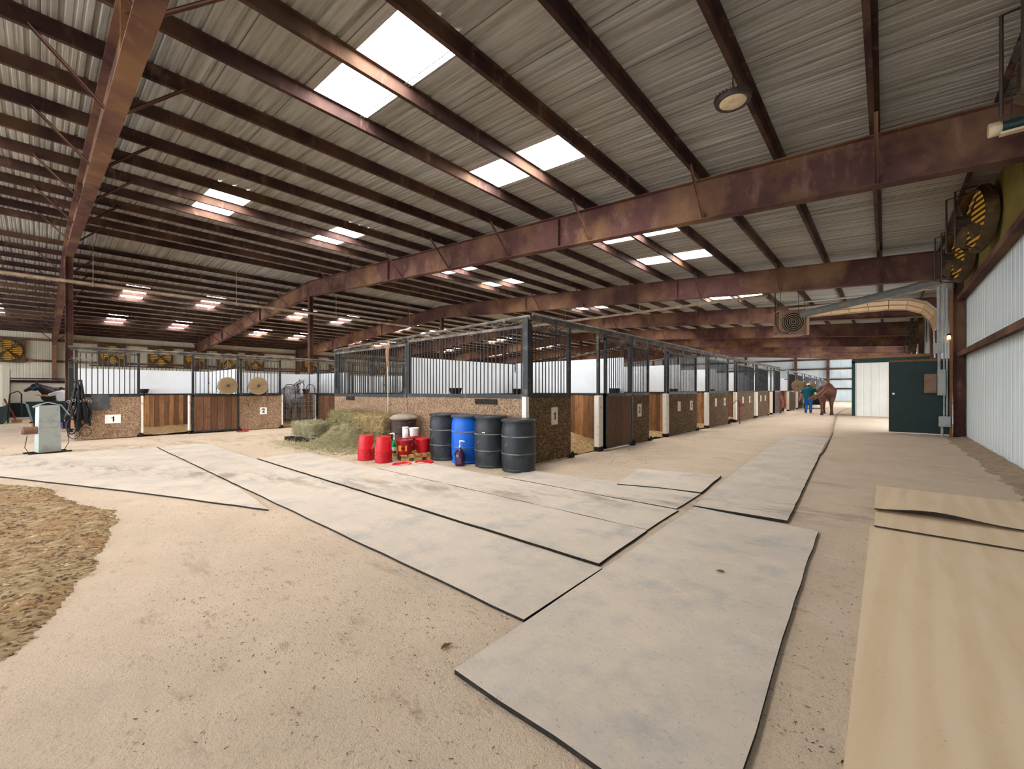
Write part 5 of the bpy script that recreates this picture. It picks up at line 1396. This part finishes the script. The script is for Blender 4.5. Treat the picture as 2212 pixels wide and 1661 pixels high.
def ebox(name, label, x0, z0, x1, z1, d, mat, parts=()):
    g = thing(name, label, 'electrical box', ((x0 + x1) / 2, EY, z0)); mb = MB(); mb.rbox((0, 0, (z1 - z0) / 2), (x1 - x0, d, z1 - z0), .008); mb.build('casing', mat, g)
    mb = MB(); mb.box(-(x1 - x0) / 2 + .015, -d / 2 - .006, .02, (x1 - x0) / 2 - .015, -d / 2, z1 - z0 - .02); mb.build('cover', mat, g); return g
ebox('breaker_box', 'rusty tan breaker box hanging in front of the green door', .86, 1.27, 1.12, 1.83, .12, M['boxtan'])
ebox('meter_box', 'grey electrical meter box beside the tan breaker box', 1.13, 1.2, 1.3, 1.95, .16, M['boxgrey'])
ebox('junction_box', 'grey junction box high on the conduits above the green door', 1.05, 2.42, 1.22, 2.72, .14, M['boxgrey'])
ebox('control_box', 'grey control box low on the conduits near the floor', 1.16, .3, 1.4, .6, .16, M['boxgrey'])
for (x, za, zb_, r, nm, mt) in ((1.17, 1.95, 2.42, .035, 'short white conduit between meter and junction box', 'pvc'), (1.16, 2.72, 4.35, .04, 'fat white conduit rising above the junction box', 'pvc'), (1.27, .6, 4.3, .02, 'thin grey conduit rising from the control box', 'pvc'), (1.33, .6, 4.3, .016, 'thinnest grey conduit next to the timber post', 'galv'), (1.23, .0, .3, .03, 'short conduit stub under the control box', 'pvc')):
    mb = MB(); mb.tube([(x, EY + .02, za), (x, EY + .02, zb_)], r, 10); tag(mb.build('conduit', M[mt], smooth=True), nm, 'conduit')
g = thing('jar_lamp', 'small lit amber jar lamp beside the conduits', 'lamp', (1.36, EY - .06, 2.8))
mb = MB(); mb.lathe([(0, 0), (.035, .01), (.04, .06), (.03, .11), (0, .13)], 14); mb.build('bulb', M['bulb'], g, smooth=True)
mb = MB(); mb.lathe([(.04, .11), (.045, .14), (.03, .17), (0, .17)], 14); mb.build('lamp_cap', M['darkmetal'], g, smooth=True)
mb = MB(); mb.box(-.01, 0, .1, .01, .08, .14); mb.build('bracket', M['darkmetal'], g)

# overhead sectional door, raised, with its curved track
g = thing('overhead_barrier', 'raised cream sectional door lying flat under the roof above the green door', 'overhead door', (0, 0, 0))
secs = [(-2.9, 4.62), (-2.3, 4.62), (-1.7, 4.62), (-1.1, 4.62), (-.5, 4.62), (.1, 4.61), (.62, 4.55), (1.05, 4.36), (1.3, 4.05), (1.4, 3.6)]
for i in range(len(secs) - 1):
    (xa, za), (xb, zb_) = secs[i], secs[i + 1]; mb = MB(); mb.beam((xa + .01, 21.4, za), (xb - .01, 21.4, zb_), 2.6, .045, (0, 0, 1))
    for yy in (20.25, 21.4, 22.55): mb.beam((xa + .01, yy, za - .04), (xb - .01, yy, zb_ - .04), .06, .04, (0, 0, 1))
    mb.build('door_section', M['cream'], g)
for yy in (20.0, 22.8):
    mb = MB(); mb.tube([(x, yy, z) for (x, z) in secs] + [(1.42, yy, 2.6)], .025, 6); mb.build('track_rail', M['galv'], g)
mb = MB(); mb.tube([(1.2, 19.85, 4.75), (-2.6, 19.85, 4.8)], .03, 8); mb.build('torsion_shaft', M['wire'], g)
# duct to the hanging heater
mb = MB(); mb.tube([(1.22, 17.75, 4.62), (.6, 17.95, 4.5), (-1.2, 18.6, 4.3), (-2.35, 19.0, 4.2)], .13, 16)
tag(mb.build('duct', M['duct'], smooth=True), 'fat grey duct sloping from the conduits to the hanging heater', 'duct')
g = thing('unit_heater', 'boxy heater fan hanging from rods at the end of the duct', 'heater', (-2.75, 19.2, 3.45), .5)
mb = MB(); mb.box(-.45, -.3, 0, .45, -.27, .95); mb.box(-.45, .27, 0, .45, .3, .95); mb.box(-.45, -.27, 0, .45, .27, .04); mb.box(-.45, -.27, .91, .45, .27, .95); mb.box(.42, -.27, .04, .45, .27, .91); mb.build('housing', M['boxtan'], g)
mb = MB(); mb.box(.45, -.34, -.02, .53, -.26, .98); mb.build('cream_post', M['cream'], g)
mb = MB()
for k in range(5): r = .08 + .07 * k; mb.tube([(r * cos(2 * pi * i / 20), -.36, .48 + r * sin(2 * pi * i / 20)) for i in range(21)], .01, 5)
mb.build('fan_guard', M['fanguard'], g)
mb = MB(); mb.lathe([(0, -.305), (.38, -.305), (.38, -.3), (0, -.3)], 24, (0, 0, .48), axis='y'); mb.build('fan_opening', M['rubber'], g)
mb = MB(); mb.lathe([(0, -.3), (.13, -.28), (.13, .1), (0, .12)], 16, (0, -.05, .48), axis='y'); mb.build('motor', M['darkmetal'], g, smooth=True)
for (x, y) in ((-.4, -.25), (.4, -.25), (-.4, .25), (.4, .25)):
    mb = MB(); mb.tube([(x, y, .95), (x, y, 2.15)], .01, 6); mb.build('hanger_rod', M['darkmetal'], g)
mb = MB(); mb.tube([(-.6, -.2, 2.0), (-.58, -.3, .4), (-.45, -.35, .1), (-.2, -.35, .05), (0, -.35, .3)], .014, 6); mb.build('power_cord', M['rubber'], g)

# wall fans
def wall_fan(label, loc, rot, R=.62, group='big wall fans', plate=True):
    """axis along local y, face toward local -y"""
    g = thing('barn_fan', label, 'fan', loc, rot, group); H = R + .12
    mb = MB()
    n = 32; vs = []
    for k in range(n):
        a = 2 * pi * k / n + pi / 4; c, s = cos(a), sin(a); m = max(abs(c), abs(s)); vs += [(R * c, -.02, R * s), ((H * c / m, -.02, H * s / m) if plate else (R * 1.07 * c, -.02, R * 1.07 * s)), (R * .97 * c, -.14, R * .97 * s), ((H * c / m, .02, H * s / m) if plate else (R * 1.07 * c, .03, R * 1.07 * s))]
    fs = []
    for k in range(n):
        a, b = 4 * k, 4 * ((k + 1) % n); fs += [(a, b, b + 1, a + 1), (a, a + 2, b + 2, b), (a + 1, b + 1, b + 3, a + 3)]
    mb.add(vs, fs); mb.build('fan_housing', M['louvredark'], g)
    mb = MB()
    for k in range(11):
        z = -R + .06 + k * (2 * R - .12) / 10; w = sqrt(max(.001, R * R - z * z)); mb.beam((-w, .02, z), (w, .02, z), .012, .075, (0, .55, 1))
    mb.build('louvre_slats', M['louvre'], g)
    mb = MB(); mb.lathe([(0, .055), (R, .055), (R, .06), (0, .06)], 32, axis='y'); mb.build('louvre_backing', M['louvredark'], g)
    for k in range(4):
        a0 = 2 * pi * k / 4 + .5; vs = []
        for i in range(6):
            a = a0 + i * .1; vs += [(.09 * cos(a), -.2 + .012 * i, .09 * sin(a)), ((R - .05) * cos(a + .05), -.22 + .022 * i, (R - .05) * sin(a + .05))]
        vs2 = [(p[0], p[1] + .006, p[2]) for p in vs]; mb = MB(); mb.add(vs, [(2 * i, 2 * i + 1, 2 * i + 3, 2 * i + 2) for i in range(5)]); mb.add(vs2, [(2 * i, 2 * i + 2, 2 * i + 3, 2 * i + 1) for i in range(5)])
        mb.build('blade', M['louvredark'], g)
    mb = MB(); mb.lathe([(0, -.4), (.1, -.38), (.11, -.15), (0, -.13)], 16, axis='y'); mb.build('motor', M['darkmetal'], g, smooth=True)
    mb = MB()
    for s in (-1, 1): mb.tube([(s * .2, -.1, R), (s * .2, -.42, R * .9), (s * .2, -.42, -R * .9), (s * .2, -.1, -R)], .018, 6)
    mb.build('guard_rod', M['darkmetal'], g)
    return g
wf = wall_fan('large yellow louvred wall fan above the girt, in front of the olive board', (RX - .3, 12.6, 4.8), -R90 + .24, plate=False)
dup(wf, (RX - .3, 15.3, 4.72), -R90 + .24, 'large yellow louvred wall fan just before the second girder')
dup(wf, (RX - .3, 7.0, 4.95), -R90 + .24, 'large yellow louvred wall fan close overhead by the tube light')
for i, y in enumerate((30.2, 32.6, 36.5, 40.2)): dup(wf, (RX - .3, y, 4.55), -R90, 'yellow louvred wall fan high above the cream room, %s one along' % ORD[i])
wf = wall_fan('amber lit round fan on the fan wall, half hidden behind the fan on sign two', (LX + .3, 9.0, 4.08), R90, .7, 'fans on the fan wall')
for i, y in enumerate((-1.45, 3.75, 6.65, 11.4, 13.6, 18.8, 21.6, 27.)): dup(wf, (LX + .3, y, 4.08), R90, 'amber lit round fan on the fan wall, %s from the wash stall' % ORD[i], 'fans on the fan wall')

# lamps
g = thing('high_bay_lamp', 'round disc lamp hanging from a purlin over the aisle', 'lamp', (-1.49, 6.03, 5.12), 0)
mb = MB(); mb.lathe([(.16, .0), (.2, -.01), (.215, .01), (.215, .05), (.19, .07), (.1, .1), (.05, .14), (0, .14)], 36); mb.build('lamp_housing', M['darkmetal'], g, smooth=True)
mb = MB()
for k in range(30): a = 2 * pi * k / 30; mb.beam((.12 * cos(a), .12 * sin(a), .07), (.225 * cos(a), .225 * sin(a), .045), .008, .05, (0, 0, 1))
mb.build('cooling_fins', M['darkmetal'], g)
mb = MB(); mb.lathe([(0, -.006), (.06, -.008), (.155, -.004), (.165, .004)], 36); mb.build('lens', M['lamp'], g, smooth=True)
mb = MB(); mb.tube([(0, 0, .13), (0, 0, .3), (.03, 0, .34), (.05, 0, .3), (.03, 0, .26)], .01, 6); mb.tube([(0, 0, .2), (0, 0, .5)], .006, 6); mb.build('hook', M['darkmetal'], g)
g = thing('tube_light', 'tubular light with cream end cap under the roof beside the wall fan', 'lamp', (1.02, 8.35, 4.78), 0)
mb = MB(); mb.lathe([(0, 0), (.085, .0), (.09, .02), (.085, .1), (.07, .12)], 20, axis='x'); mb.build('end_cap', M['lamp'], g, smooth=True)
mb = MB(); mb.lathe([(.06, .1), (.07, .12), (.07, .6), (0, .62)], 20, axis='x'); mb.build('tube', M['tub'], g, smooth=True)
mb = MB(); mb.box(.1, -.05, -.1, .62, .05, -.07); mb.build('reflector', M['lamp'], g)
mb = MB(); mb.tube([(.2, 0, .06), (.2, 0, .42)], .008, 6); mb.tube([(.5, 0, .06), (.5, 0, .42)], .008, 6); mb.build('hanger', M['darkmetal'], g)

# pipes under the roof
mb = MB(); mb.tube([(-20.0, -6, 4.93), (-20.0, 18.6, 4.93)], .055, 10)
for k in range(5):
    y = -3 + 4.2 * k; mb.tube([(-20, y, 4.93), (-20, y, 6.7)], .008, 5); mb.tube([(-20 + .075 * cos(t), y, 4.93 + .075 * sin(t)) for t in [2 * pi * i / 12 for i in range(13)]], .014, 5)
tag(mb.build('water_pipe', M['pipe'], smooth=True), 'long dusty water pipe hanging along the ridge over the inner aisle', 'pipe')
mb = MB(); mb.tube([(-20.0, 18.7, 5.02), (-3.4, 18.7, 5.02)], .055, 10)
for k in range(4):
    x = -17 + 4.2 * k; mb.tube([(x, 18.7, 5.02), (x, 18.7, zroof(x) - .2)], .008, 5); mb.tube([(x, 18.7 + .075 * cos(t), 5.02 + .075 * sin(t)) for t in [2 * pi * i / 12 for i in range(13)]], .014, 5)
tag(mb.build('water_pipe', M['pipe'], smooth=True), 'long dusty water pipe hanging across the aisle behind the second girder', 'pipe')

# ------------------------------------------------------------------ light
w = bpy.data.worlds.new('sky'); SC.world = w; w.use_nodes = True
bg = w.node_tree.nodes['Background']; bg.inputs[0].default_value = lin((236, 242, 250)); bg.inputs[1].default_value = 4.2
vs_ = SC.view_settings
vs_.view_transform = 'Standard'; vs_.look = 'None'; vs_.exposure = 1.17; vs_.gamma = 1.; vs_.use_curve_mapping = False
SC.cycles.diffuse_bounces = 6; SC.cycles.max_bounces = 10
SC.cycles.use_denoising = True
